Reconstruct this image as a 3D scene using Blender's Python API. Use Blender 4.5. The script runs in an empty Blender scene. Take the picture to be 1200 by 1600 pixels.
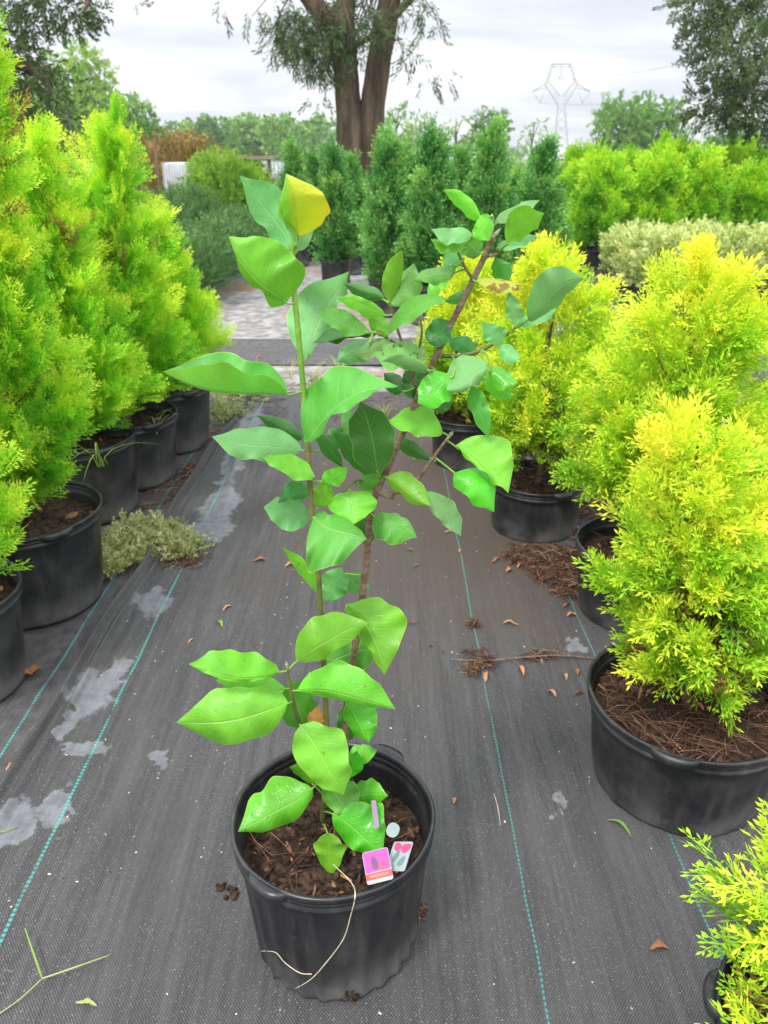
import bpy, math, random
import numpy as np
from mathutils import Vector

# ------------------------------------------------------------------ camera
H, FPX, TILT = 1.37, 1204.0, math.radians(24.9)
CT, ST = math.cos(TILT), math.sin(TILT)
scene = bpy.context.scene
C = scene.collection
cam = bpy.data.cameras.new("camera"); co = bpy.data.objects.new("camera", cam); C.objects.link(co)
co.location = (0, 0, H); co.rotation_euler = (math.pi/2 - TILT, 0, 0)
cam.sensor_fit = 'VERTICAL'; cam.sensor_height = 36; cam.lens = 36*FPX/1600
cam.clip_start = .02; cam.clip_end = 3000
cam.dof.use_dof = True; cam.dof.focus_distance = 1.12; cam.dof.aperture_fstop = 9.0
scene.camera = co
scene.render.resolution_x, scene.render.resolution_y = 768, 1024
scene.render.engine = 'CYCLES'
scene.view_settings.view_transform = 'Standard'; scene.view_settings.look = 'None'
scene.view_settings.gamma = 1; scene.view_settings.exposure = 0.92
scene.cycles.max_bounces = 6; scene.cycles.transparent_max_bounces = 4
scene.cycles.volume_bounces = 0

# ------------------------------------------------------------------ node helper
class NT:
    def __init__(s, tree): s.t = tree; tree.nodes.clear()
    def n(s, typ, ins=None, **props):
        nd = s.t.nodes.new(typ)
        for k, v in props.items(): setattr(nd, k, v)
        for k, v in (ins or {}).items():
            sock = nd.inputs[k]
            if isinstance(v, bpy.types.NodeSocket): s.t.links.new(v, sock)
            else: sock.default_value = v
        return nd
    def math(s, op, a, b=0.0, c=0.0, clamp=False):
        nd = s.n('ShaderNodeMath', {0: a, 1: b, 2: c}, operation=op, use_clamp=clamp); return nd.outputs[0]
    def mix(s, f, a, b, mode='MIX'):
        nd = s.n('ShaderNodeMix', data_type='RGBA', blend_type=mode)
        for i, v in ((0, f), (6, a), (7, b)):
            if isinstance(v, bpy.types.NodeSocket): s.t.links.new(v, nd.inputs[i])
            elif i == 0: nd.inputs[0].default_value = v
            else: nd.inputs[i].default_value = tuple(v) + (1,) if len(v) == 3 else v
        return nd.outputs[2]
    def noise(s, vec, scale, detail=4, rough=.55, dist=0.0):
        ins = {'Scale': scale, 'Detail': detail, 'Roughness': rough, 'Distortion': dist}
        if vec is not None: ins['Vector'] = vec
        return s.n('ShaderNodeTexNoise', ins).outputs[0]
    def vmul(s, vec, k):
        return s.n('ShaderNodeVectorMath', {0: vec, 1: k}, operation='MULTIPLY').outputs[0]
    def ramp(s, f, stops):
        nd = s.n('ShaderNodeValToRGB', {0: f}); cr = nd.color_ramp
        while len(cr.elements) < len(stops): cr.elements.new(.5)
        for e, (p, c) in zip(cr.elements, stops):
            e.position = p; e.color = tuple(c) + (1,) if not isinstance(c, (int, float)) else (c, c, c, 1)
        return nd.outputs[0]
    def smooth(s, x, a, b):
        return s.n('ShaderNodeMapRange', {0: x, 1: a, 2: b, 3: 0.0, 4: 1.0}, interpolation_type='SMOOTHSTEP').outputs[0]

# ------------------------------------------------------------------ world and sun (overcast)
SUN_EL, SUN_AZ = math.radians(58), math.radians(215)
w = bpy.data.worlds.new("World"); scene.world = w; w.use_nodes = True
T = NT(w.node_tree)
sky = T.n('ShaderNodeTexSky', sky_type='NISHITA', sun_disc=False, sun_elevation=SUN_EL, sun_rotation=SUN_AZ)
tc = T.n('ShaderNodeTexCoord').outputs['Generated']
sp = T.n('ShaderNodeSeparateXYZ', {0: tc}); zz = T.math('MAXIMUM', sp.outputs[2], 0.0)
den = T.math('ADD', zz, .12)
pl = T.n('ShaderNodeCombineXYZ', {0: T.math('DIVIDE', sp.outputs[0], den), 1: T.math('DIVIDE', sp.outputs[1], den), 2: 0.0}).outputs[0]
cl = T.noise(T.vmul(pl, (.8, .95, 1)), .6, 6, .55, .4)
cf = T.smooth(cl, .36, .62)
CB = 6.0                                                    # horizon cloud radiance before the strength
ccol = T.mix(cf, (CB*.66, CB*.70, CB*.79), (CB*1.10, CB*1.10, CB*1.11))
up = T.math('ADD', 1.0, T.math('MULTIPLY', T.smooth(zz, .16, .9), 1.75))
ccol = T.n('ShaderNodeVectorMath', {0: ccol, 'Scale': up}, operation='SCALE').outputs[0]
col = T.mix(.93, sky.outputs[0], ccol)
bg = T.n('ShaderNodeBackground', {0: col, 1: .1})
T.t.links.new(bg.outputs[0], T.n('ShaderNodeOutputWorld').inputs[0])
sl = bpy.data.lights.new("sun", 'SUN'); sl.energy = 1.5; sl.angle = math.radians(10); sl.color = (1, .96, .9)
so = bpy.data.objects.new("sun", sl); C.objects.link(so)
sd = Vector((math.sin(SUN_AZ)*math.cos(SUN_EL), math.cos(SUN_AZ)*math.cos(SUN_EL), math.sin(SUN_EL)))
so.rotation_euler = sd.to_track_quat('Z', 'Y').to_euler()

# ------------------------------------------------------------------ measuring helpers (photograph -> metres)
def ray(px, py):
    u = (px-600)/FPX; v = (800-py)/FPX
    return np.array((u, CT+v*ST, -ST+v*CT))
def gp(px, py, z=0.0):
    r = ray(px, py); t = (z-H)/r[2]; return np.array((r[0]*t, r[1]*t, z))
def at(px, py, Y):
    r = ray(px, py); t = Y/r[1]; return np.array((r[0]*t, Y, H+r[2]*t))
def mpp(p): return (p[1]*CT-(p[2]-H)*ST)/FPX                # metres per photo pixel at a point
CR, CU, CF = np.array((1., 0, 0)), np.array((0, ST, CT)), np.array((0, CT, -ST))

# ------------------------------------------------------------------ mesh helpers
def mesh_np(name, V, Fq, mat=None, attrs=None, uv=None, smooth=False):
    """V (n,3), Fq (m,4) or (m,3) int"""
    me = bpy.data.meshes.new(name); V = np.asarray(V, np.float32); Fq = np.asarray(Fq, np.int32)
    m, k = Fq.shape
    me.vertices.add(len(V)); me.vertices.foreach_set('co', V.ravel())
    me.loops.add(m*k); me.loops.foreach_set('vertex_index', Fq.ravel())
    me.polygons.add(m); me.polygons.foreach_set('loop_start', np.arange(0, m*k, k, dtype=np.int32))
    if smooth: me.polygons.foreach_set('use_smooth', np.ones(m, bool))
    for an, av in (attrs or {}).items():
        a = me.attributes.new(an, 'FLOAT', 'POINT'); a.data.foreach_set('value', np.asarray(av, np.float32))
    if uv is not None:
        l = me.uv_layers.new(name='UVMap'); l.data.foreach_set('uv', np.asarray(uv, np.float32)[Fq.ravel()].ravel())
    me.update(calc_edges=True); me.validate()
    if mat: me.materials.append(mat)
    return me
class MB:                                                    # collects pieces of ONE mesh
    def __init__(s): s.v = []; s.f = []; s.n = 0; s.m = []; s.a = []
    def add(s, V, F, mi=0, t=0.0):
        V = np.asarray(V, float).reshape(-1, 3); s.v.append(V)
        for f in F: s.f.append([i+s.n for i in f]); s.m.append(mi)
        s.a += [t]*len(V); s.n += len(V)
    def grid(s, G, closed=False, mi=0, t=0.0):
        G = np.asarray(G, float); a, b = G.shape[:2]; F = []
        for i in range(a-1):
            for j in range(b if closed else b-1):
                k = (j+1) % b; F.append((i*b+j, i*b+k, (i+1)*b+k, (i+1)*b+j))
        s.add(G.reshape(-1, 3), F, mi, t)
    def tube(s, P, R, n=8, mi=0, sub=3, cap=True, t=0.0, wob=0.0):
        P = [np.asarray(p, float) for p in P]; R = list(R) if hasattr(R, '__len__') else [R]*len(P)
        Q, RR = [], []
        for i in range(len(P)-1):
            p0 = P[max(i-1, 0)]; p1 = P[i]; p2 = P[i+1]; p3 = P[min(i+2, len(P)-1)]
            for k in range(sub):
                u = k/sub
                Q.append(.5*((2*p1)+(-p0+p2)*u+(2*p0-5*p1+4*p2-p3)*u*u+(-p0+3*p1-3*p2+p3)*u**3))
                RR.append(R[i]*(1-u)+R[i+1]*u)
        Q.append(P[-1]); RR.append(R[-1])
        G = []; up = np.array((.13, .31, .94))
        for i, q in enumerate(Q):
            d = Q[min(i+1, len(Q)-1)]-Q[max(i-1, 0)]; d = d/(np.linalg.norm(d)+1e-9)
            x = np.cross(up, d); x /= (np.linalg.norm(x)+1e-9); y = np.cross(d, x); up = y if abs(np.dot(up, d)) < .2 else up
            y = np.cross(d, x)
            G.append([q+RR[i]*(1+wob*math.sin(j*2.7+i*.9))*(math.cos(2*math.pi*j/n)*x+math.sin(2*math.pi*j/n)*y) for j in range(n)])
        b = s.n; s.grid(G, True, mi, t)
        if cap:
            s.f.append([b+j for j in range(n)][::-1]); s.m.append(mi)
            e = b+(len(Q)-1)*n; s.f.append([e+j for j in range(n)]); s.m.append(mi)
    def box(s, c, d, mi=0, rot=None):
        V = np.array([(x, y, z) for x in (-.5, .5) for y in (-.5, .5) for z in (-.5, .5)])*np.array(d)
        if rot is not None: V = V @ np.asarray(rot).T
        s.add(V+np.array(c), [(0, 1, 3, 2), (4, 6, 7, 5), (0, 4, 5, 1), (2, 3, 7, 6), (0, 2, 6, 4), (1, 5, 7, 3)], mi)
    def build(s, name, mats, parent=None, smooth=True, loc=None):
        me = bpy.data.meshes.new(name)
        me.from_pydata(np.concatenate(s.v).tolist(), [], s.f); me.update()
        mats = mats if isinstance(mats, (list, tuple)) else [mats]
        for m in mats: me.materials.append(m)
        me.polygons.foreach_set('material_index', s.m)
        if smooth: me.polygons.foreach_set('use_smooth', [True]*len(s.f))
        a = me.attributes.new('tint', 'FLOAT', 'POINT'); a.data.foreach_set('value', s.a)
        return link(name, me, parent, loc)
def link(name, me, parent=None, loc=None):
    o = bpy.data.objects.new(name, me); C.objects.link(o)
    if parent: o.parent = parent
    if loc is not None: o.location = loc
    return o
def empty(name, loc, rz=0.0):
    o = bpy.data.objects.new(name, None); C.objects.link(o); o.location = tuple(loc); o.rotation_euler = (0, 0, rz)
    o.empty_display_size = .1; return o
def tag(o, label=None, cat=None, group=None, kind=None):
    for k, v in (('label', label), ('category', cat), ('group', group), ('kind', kind)):
        if v: o[k] = v
    return o
def copy_tree(o, parent=None):
    c = o.copy(); C.objects.link(c)
    if parent: c.parent = parent
    for ch in list(o.children): copy_tree(ch, c)
    return c
def rotm(a, ax):
    c, s = math.cos(a), math.sin(a)
    return np.array({'x': [[1, 0, 0], [0, c, -s], [0, s, c]], 'y': [[c, 0, s], [0, 1, 0], [-s, 0, c]], 'z': [[c, -s, 0], [s, c, 0], [0, 0, 1]]}[ax])

# ------------------------------------------------------------------ materials
def newmat(name):
    m = bpy.data.materials.new(name); m.use_nodes = True; return m, NT(m.node_tree)
def finish(T, shader, disp=None):
    o = T.n('ShaderNodeOutputMaterial'); T.t.links.new(shader, o.inputs[0]); return o
def bsdf(T, col, rough=.6, spec=.4, bump=None, bs=.3, bd=.002, **k):
    ins = {'Base Color': col if isinstance(col, bpy.types.NodeSocket) else tuple(col)+(1,), 'Roughness': rough, 'Specular IOR Level': spec}
    ins.update(k)
    if bump is not None:
        ins['Normal'] = T.n('ShaderNodeBump', {'Strength': bs, 'Distance': bd, 'Height': bump}).outputs[0]
    return T.n('ShaderNodeBsdfPrincipled', ins).outputs[0]
def pos(T): return T.n('ShaderNodeNewGeometry').outputs['Position']
def obj_co(T): return T.n('ShaderNodeTexCoord').outputs['Object']
def simple(name, c1, c2, scale=8, rough=.7, spec=.3, bs=.4, bd=.003, stretch=(1, 1, 1), detail=5):
    m, T = newmat(name); v = T.vmul(obj_co(T), stretch); n = T.noise(v, scale, detail, .6)
    finish(T, bsdf(T, T.mix(T.smooth(n, .3, .7), c1, c2), rough, spec, n, bs, bd)); return m
def foliage(name, stops, trans=.35, rough=.55, spec=.3, var=.25):
    m, T = newmat(name)
    t = T.n('ShaderNodeAttribute', attribute_name='tint').outputs['Fac']
    nz = T.noise(obj_co(T), 5.0, 2)
    f = T.math('ADD', t, T.math('MULTIPLY', T.math('SUBTRACT', nz, .5), var))
    col = T.ramp(f, stops)
    a = bsdf(T, col, rough, spec)
    b = T.n('ShaderNodeBsdfTranslucent', {0: T.mix(1.0, col, (1.0, 1.0, .55), 'MULTIPLY')}).outputs[0]
    finish(T, T.n('ShaderNodeMixShader', {0: trans, 1: a, 2: b}).outputs[0]); return m

def leafmat(name, top, under, vein, rough=.42, edge=(.45, .55, .1), spot=0.02, spotc=(.1, .06, .02)):
    m, T = newmat(name)
    uv = T.n('ShaderNodeUVMap', uv_map='UVMap').outputs[0]; s = T.n('ShaderNodeSeparateXYZ', {0: uv})
    u, v = s.outputs[0], s.outputs[1]; av = T.math('ABSOLUTE', v)
    # side veins: arcs leaving the midrib forward
    ph = T.math('SUBTRACT', T.math('MULTIPLY', u, 10.0), T.math('MULTIPLY', T.math('POWER', av, .75), 2.6))
    ph = T.math('ADD', ph, T.math('MULTIPLY', T.noise(uv, 2.2, 2), 1.2))
    fr = T.math('ABSOLUTE', T.math('SUBTRACT', T.math('FRACT', ph), .5))
    vn = T.math('MULTIPLY', T.math('SUBTRACT', 1.0, T.smooth(fr, .02, .10)), T.math('SUBTRACT', 1.0, T.smooth(av, .55, .9)))
    mid = T.math('SUBTRACT', 1.0, T.smooth(av, .012, .055))
    veins = T.math('MAXIMUM', mid, T.math('MULTIPLY', vn, .34))
    net = T.n('ShaderNodeTexVoronoi', {'Vector': obj_co(T), 'Scale': 210.0}, feature='DISTANCE_TO_EDGE').outputs[0]
    geo = T.n('ShaderNodeNewGeometry'); back = geo.outputs['Backfacing']
    oi = T.n('ShaderNodeObjectInfo').outputs['Random']
    nz = T.noise(obj_co(T), 14.0, 4)
    c0 = T.mix(back, top, under)
    c0 = T.mix(T.math('MULTIPLY', T.smooth(nz, .40, .62), .55), c0, tuple(min(1, x*1.6) for x in top))
    c0 = T.n('ShaderNodeHueSaturation', {'Hue': T.math('ADD', .482, T.math('MULTIPLY', oi, .028)), 'Value': T.math('ADD', .80, T.math('MULTIPLY', oi, .34)), 'Color': c0}).outputs[0]
    if name == 'leaf_yellow': c0 = yellowing(T, c0, T.math('ADD', v, T.math('MULTIPLY', T.math('SUBTRACT', nz, .5), 1.2)))
    c1 = T.mix(T.math('MULTIPLY', veins, .42), c0, vein)
    c1 = T.mix(T.math('MULTIPLY', T.smooth(av, .965, .99), .55), c1, edge)
    # small blemishes the leaves carry
    bl = T.smooth(T.noise(obj_co(T), 75.0, 4, .7), .685-spot, .72-spot)
    c1 = T.mix(T.math('MULTIPLY', bl, .8), c1, spotc)
    h = T.math('SUBTRACT', T.math('MULTIPLY', T.smooth(net, 0, .12), .12), veins)
    h = T.math('ADD', h, T.math('MULTIPLY', T.noise(obj_co(T), 40.0, 3), .6))
    nrm = T.n('ShaderNodeBump', {'Strength': .55, 'Distance': .0016, 'Height': h}).outputs[0]
    rr = T.math('ADD', rough, T.math('MULTIPLY', T.math('SUBTRACT', nz, .5), .25))
    a = T.n('ShaderNodeBsdfPrincipled', {'Base Color': c1, 'Roughness': rr, 'Specular IOR Level': .5, 'Normal': nrm}).outputs[0]
    b = T.n('ShaderNodeBsdfTranslucent', {0: T.mix(1.0, c1, (1, 1, .45), 'MULTIPLY'), 'Normal': nrm}).outputs[0]
    finish(T, T.n('ShaderNodeMixShader', {0: .28, 1: a, 2: b}).outputs[0]); return m

YV = (.40, .60, .14)
def yellowing(T, c0, v): return T.mix(T.smooth(v, .55, 1.9), T.mix(T.smooth(v, -.45, .45), (.22, .56, .04), (.56, .66, .03)), (.76, .44, .02))
LM = {
 'b': leafmat('leaf_bright', (.14, .47, .030), (.27, .60, .05), YV),
 'm': leafmat('leaf_mid', (.075, .33, .035), (.19, .51, .045), (.36, .55, .2)),
 'd': leafmat('leaf_deep', (.040, .20, .030), (.11, .36, .035), (.22, .42, .13), .38),
 'p': leafmat('leaf_pale', (.14, .39, .12), (.24, .53, .16), (.36, .58, .22), .5),
 'g': leafmat('leaf_glossy', (.075, .42, .018), (.18, .50, .04), (.32, .58, .10), .2),
 's': leafmat('leaf_spotted', (.13, .32, .07), (.20, .40, .09), (.36, .52, .2), .5, spot=.09),
 'y': leafmat('leaf_yellow', (.50, .60, .03), (.52, .62, .04), (.70, .50, .04), .4, edge=(.65, .34, .02), spot=.03, spotc=(.70, .42, .01)),
 'o': leafmat('leaf_ochre', (.34, .40, .03), (.34, .40, .03), (.45, .4, .05), .5, spot=.14, spotc=(.18, .07, .01)),
 'x': leafmat('leaf_dead', (.50, .27, .08), (.42, .23, .08), (.4, .2, .05), .6, spot=.10, spotc=(.2, .08, .02)),
}
def plastic(name, dust=.5, base=.018, rough=.38):
    m, T = newmat(name); P = obj_co(T)
    n1 = T.noise(P, 5.0, 6, .65); n2 = T.noise(T.vmul(P, (1, 1, .12)), 34.0, 4, .6); n3 = T.noise(P, 160.0, 2)
    z = T.n('ShaderNodeSeparateXYZ', {0: P}).outputs[2]
    low = T.math('SUBTRACT', 1.0, T.smooth(z, .0, .11))
    f = T.math('MULTIPLY', T.smooth(n1, .38, .8), dust)
    f = T.math('ADD', f, T.math('MULTIPLY', T.smooth(n2, .45, .8), dust*.55))
    f = T.math('ADD', f, T.math('MULTIPLY', T.math('MULTIPLY', low, T.smooth(n1, .3, .62)), .75))
    sc = T.smooth(T.noise(T.vmul(P, (1, 1, 5)), 26.0, 3, .8, 1.2), .66, .70)
    f = T.math('ADD', f, T.math('MULTIPLY', sc, .30)); f = T.math('ADD', f, T.math('MULTIPLY', T.smooth(n3, .71, .77), .6), clamp=True)
    c = T.mix(f, (base, base*1.08, base*1.3), (.15, .145, .14))
    finish(T, bsdf(T, c, T.math('ADD', rough, T.math('MULTIPLY', f, .4)), .5, T.math('ADD', n2, T.math('MULTIPLY', n3, .2)), .12, .002)); return m
M_POT = plastic('black_plastic', .40, .011, .30); M_POT2 = plastic('weathered_black_plastic', .42, .011, .38)
M_SOIL = simple('potting_soil', (.018, .011, .008), (.085, .052, .034), 60, .95, .15, .9, .01)
M_BARK = simple('mulch_bark', (.06, .03, .018), (.25, .13, .075), 50, .8, .25, .6, .003, (1, 1, .3))
M_MULCH = None
def tintmat(name, stops, rough=.75, spec=.2, scale=70):
    m, T = newmat(name); t = T.n('ShaderNodeAttribute', attribute_name='tint').outputs['Fac']
    n = T.noise(obj_co(T), scale, 4)
    c = T.ramp(T.math('ADD', t, T.math('MULTIPLY', T.math('SUBTRACT', n, .5), .35)), stops)
    finish(T, bsdf(T, c, rough, spec, n, .4, .002)); return m
M_MULCH = tintmat('mulch_chips', [(0, (.012, .008, .007)), (.45, (.055, .028, .02)), (.8, (.17, .085, .05)), (1, (.42, .20, .08))])
M_LITTER = tintmat('dry_leaf', [(0, (.10, .045, .03)), (.5, (.30, .13, .06)), (1, (.60, .32, .17))], .6)
M_STRAW = tintmat('pine_straw', [(0, (.025, .013, .009)), (.5, (.095, .048, .032)), (.85, (.22, .12, .075)), (1, (.42, .26, .17))])
M_TWIG = simple('grey_brown_twig', (.10, .065, .045), (.28, .20, .15), 90, .8, .2, .5, .001, (1, 1, .4))
M_STEMB = simple('magnolia_bark', (.13, .075, .045), (.30, .205, .15), 60, .65, .3, .6, .001, (1, 1, 2.2))
M_STEMG = simple('green_stem', (.13, .30, .03), (.24, .42, .06), 30, .5, .4, .3, .001)
M_STEMO = simple('olive_stem', (.09, .12, .025), (.20, .17, .06), 40, .55, .35, .4, .001)
M_BUD = simple('fuzzy_bud', (.22, .26, .16), (.42, .42, .30), 200, .9, .2, .5, .0005)
M_TRUNK = simple('grooved_bark', (.045, .033, .022), (.17, .128, .088), 7, .9, .15, 1.0, .04, (1, 1, .18), 8)
M_REDTRUNK = simple('red_brown_stem', (.10, .022, .015), (.30, .07, .05), 70, .6, .3, .5, .001, (1, 1, 3))
M_WOODY = simple('brown_woody_stem', (.08, .045, .03), (.26, .17, .12), 60, .85, .2, .5, .002)

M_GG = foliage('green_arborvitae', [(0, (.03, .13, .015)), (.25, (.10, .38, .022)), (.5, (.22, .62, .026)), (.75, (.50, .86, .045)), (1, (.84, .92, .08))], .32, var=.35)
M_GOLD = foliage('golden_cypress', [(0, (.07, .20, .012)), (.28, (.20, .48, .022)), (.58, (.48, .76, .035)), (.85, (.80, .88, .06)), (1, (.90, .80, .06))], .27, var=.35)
M_EMER = foliage('emerald_arborvitae', [(0, (.008, .05, .014)), (.5, (.07, .30, .055)), (1, (.40, .70, .18))], .25)
M_LIME = foliage('lime_arborvitae', [(0, (.03, .13, .010)), (.4, (.15, .46, .018)), (.75, (.40, .74, .03)), (1, (.66, .84, .05))], .3)
M_VARI = foliage('variegated_leaf', [(0, (.16, .30, .06)), (.35, (.42, .56, .16)), (.65, (.80, .84, .40)), (1, (.88, .88, .60))], .3, var=.1)
M_DKSH = foliage('dark_shrub_leaf', [(0, (.03, .08, .03)), (.5, (.11, .25, .075)), (1, (.30, .48, .14))], .25)
M_OAK = foliage('oak_leaf', [(0, (.025, .05, .02)), (.5, (.07, .125, .04)), (1, (.20, .28, .10))], .25)
M_FAR = foliage('woodland_leaf', [(0, (.06, .15, .035)), (.5, (.17, .36, .07)), (1, (.38, .56, .13))], .3)
M_BROAD = foliage('young_broad_leaf', [(0, (.06, .18, .02)), (.5, (.20, .42, .04)), (1, (.42, .60, .08))], .4)
M_RUST = foliage('rusty_leaf', [(0, (.12, .10, .03)), (.5, (.30, .20, .06)), (1, (.50, .32, .12))], .25)
M_WEED = foliage('weed_leaf', [(0, (.10, .18, .05)), (.5, (.36, .42, .16)), (1, (.72, .66, .36))], .3)
M_GRASS = foliage('grass_blade', [(0, (.14, .30, .05)), (.5, (.30, .48, .10)), (1, (.62, .56, .30))], .35)
M_DEADF = tintmat('dead_foliage', [(0, (.06, .03, .015)), (.5, (.22, .11, .045)), (1, (.55, .30, .10))])
M_ROOT = simple('pale_root', (.50, .40, .28), (.75, .66, .5), 60, .6, .3, .2, .0005)
M_STEEL = simple('galvanised_steel', (.30, .32, .34), (.42, .44, .46), 3, .5, .5, .1)
M_CABLE = simple('cable', (.25, .26, .28), (.32, .33, .35), 3, .6)
M_BLKPOLE = simple('black_pole', (.02, .02, .022), (.05, .05, .05), 20, .5)
M_WOOD = simple('grey_plank', (.24, .19, .14), (.42, .36, .29), 9, .8, .2, .5, .004, (.1, 1, 1))
M_POLY = simple('milky_poly', (.60, .64, .66), (.80, .83, .85), 4, .35, .4, .2)
M_TEAL = simple('teal_sheet', (.22, .50, .46), (.35, .62, .58), 4, .5)
M_GRIT = tintmat('grit', [(0, (.03, .025, .02)), (.5, (.20, .17, .14)), (1, (.70, .66, .6))])

# ------------------------------------------------------------------ ground
def ground_mat():
    m, T = newmat('gravelly_dirt'); P = pos(T); s = T.n('ShaderNodeSeparateXYZ', {0: P})
    n1 = T.noise(P, .9, 6, .6); n2 = T.noise(P, 9.0, 6, .65); n3 = T.noise(P, 70.0, 3)
    c = T.mix(T.smooth(n2, .35, .68), (.17, .16, .15), (.40, .39, .38))
    c = T.mix(T.smooth(n1, .50, .66), c, (.30, .19, .13))
    far = T.smooth(s.outputs[1], 16.0, 24.0)
    c = T.mix(far, c, T.mix(T.smooth(n1, .3, .7), (.09, .16, .035), (.20, .26, .07)))
    c = T.mix(T.math('MULTIPLY', T.smooth(n3, .45, .75), .35), c, (.07, .065, .055))
    finish(T, bsdf(T, c, .85, .25, T.math('ADD', n2, T.math('MULTIPLY', n3, .3)), .6, .02)); return m
def fabric_mat(name, lines, patches, dust=0.0, tanpatch=None, along='y', base=1.0):
    m, T = newmat(name); P = pos(T); s = T.n('ShaderNodeSeparateXYZ', {0: P}); X, Y = s.outputs[0], s.outputs[1]
    if along == 'x': X, Y = Y, X
    flat = T.n('ShaderNodeCombineXYZ', {0: X, 1: Y, 2: 0.0}).outputs[0]
    K = 2*math.pi/.0056
    wv = T.math('MULTIPLY', T.math('SINE', T.math('MULTIPLY', X, K)), T.math('SINE', T.math('MULTIPLY', Y, K*.8)))
    wv = T.math('ADD', .5, T.math('MULTIPLY', wv, .5)); wv = T.math('MULTIPLY', wv, T.math('ADD', .55, T.math('MULTIPLY', T.noise(T.vmul(flat, (260, 160, 1)), 1.0, 2, .6), .95)))
    st1 = T.noise(T.vmul(flat, (75, 3.0, 1)), 1.0, 5, .7); st2 = T.noise(T.vmul(flat, (16, 1.1, 1)), 1.0, 4, .6, .3)
    big = T.noise(flat, 1.3, 5, .6); spk = T.noise(P, 330.0, 2)
    lum = T.math('MULTIPLY', T.math('ADD', .35, T.math('MULTIPLY', wv, 1.0)), T.math('ADD', .66, T.math('MULTIPLY', T.smooth(st1, .3, .75), .42)))
    lum = T.math('ADD', lum, T.math('MULTIPLY', T.math('SUBTRACT', T.smooth(st2, .40, .66), .5), .20))
    c = T.mix(T.math('MULTIPLY', lum, .85, clamp=True), (.006*base, .0058*base, .006*base), (.108*base, .106*base, .108*base))
    c = T.mix(T.math('MULTIPLY', T.smooth(spk, .62, .72), .65), c, (.34, .33, .33))
    d2 = T.math('MULTIPLY', T.smooth(big, .46, .74), .22)
    c = T.mix(T.math('ADD', d2, dust, clamp=True), c, T.mix(T.smooth(T.noise(P, 22.0, 5), .35, .7), (.06, .053, .048), (.17, .165, .16)))
    if tanpatch:                                             # earth washed over the sheet
        cx, cy, rx, ry, k = tanpatch
        dx = T.math('DIVIDE', T.math('SUBTRACT', X, cx), rx); dy = T.math('DIVIDE', T.math('SUBTRACT', Y, cy), ry)
        dd = T.math('SQRT', T.math('ADD', T.math('POWER', T.math('ABSOLUTE', dx), 2.0), T.math('POWER', T.math('ABSOLUTE', dy), 2.0)))
        dd = T.math('ADD', dd, T.math('MULTIPLY', T.math('SUBTRACT', T.noise(P, 3.0, 5), .5), 1.1))
        c = T.mix(T.math('MULTIPLY', T.math('SUBTRACT', 1.0, T.smooth(dd, .3, 1.1)), k), c, (.082, .062, .050))
    # dried silt patches with their own ragged shapes
    nx = T.math('MULTIPLY', T.math('SUBTRACT', T.noise(P, 13.0, 4, .6), .5), .17)
    ny = T.math('MULTIPLY', T.math('SUBTRACT', T.noise(T.vmul(P, (1.3, -1, 1)), 11.0, 4, .6), .5), .21)
    px, py = T.math('ADD', X, nx), T.math('ADD', Y, ny); mask = None
    for cx, cy, rx, ry in patches:
        a = T.math('POWER', T.math('ABSOLUTE', T.math('DIVIDE', T.math('SUBTRACT', px, cx), rx)), 2.0)
        b = T.math('POWER', T.math('ABSOLUTE', T.math('DIVIDE', T.math('SUBTRACT', py, cy), ry)), 2.0)
        k = T.math('SUBTRACT', 1.0, T.smooth(T.math('ADD', a, b), .62, 1.15))
        mask = k if mask is None else T.math('MAXIMUM', mask, k)
    if mask is not None:
        pc = T.mix(T.math('MULTIPLY', lum, .8, clamp=True), (.14, .15, .165), (.27, .28, .305))
        c = T.mix(T.math('MULTIPLY', mask, T.math('ADD', .45, T.math('MULTIPLY', T.smooth(T.noise(P, 30.0, 4), .3, .65), .35))), c, pc)
    for lx, hw, k in lines:
        wob = T.math('MULTIPLY', T.math('SUBTRACT', T.noise(T.vmul(flat, (0, 2.2, 1)), 1.0, 2), .5), .02)
        d = T.math('ABSOLUTE', T.math('SUBTRACT', T.math('ADD', X, wob), lx))
        lm = T.math('SUBTRACT', 1.0, T.smooth(d, hw*.6, hw*1.3))
        wear = T.smooth(T.noise(T.vmul(flat, (1, 7, 1)), 1.0, 4, .7), .30, .50)
        dash = T.math('ADD', .55, T.math('MULTIPLY', T.math('SINE', T.math('MULTIPLY', Y, 2*math.pi/.011)), .45))
        c = T.mix(T.math('MULTIPLY', T.math('MULTIPLY', lm, wear), T.math('MULTIPLY', dash, k)), c, (.06, .42, .38))
    h = T.math('ADD', T.math('MULTIPLY', wv, .35), T.math('ADD', T.math('MULTIPLY', st1, .5), T.math('MULTIPLY', st2, 2.2)))
    finish(T, bsdf(T, c, .68, .22, h, .6, .003)); return m

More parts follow.
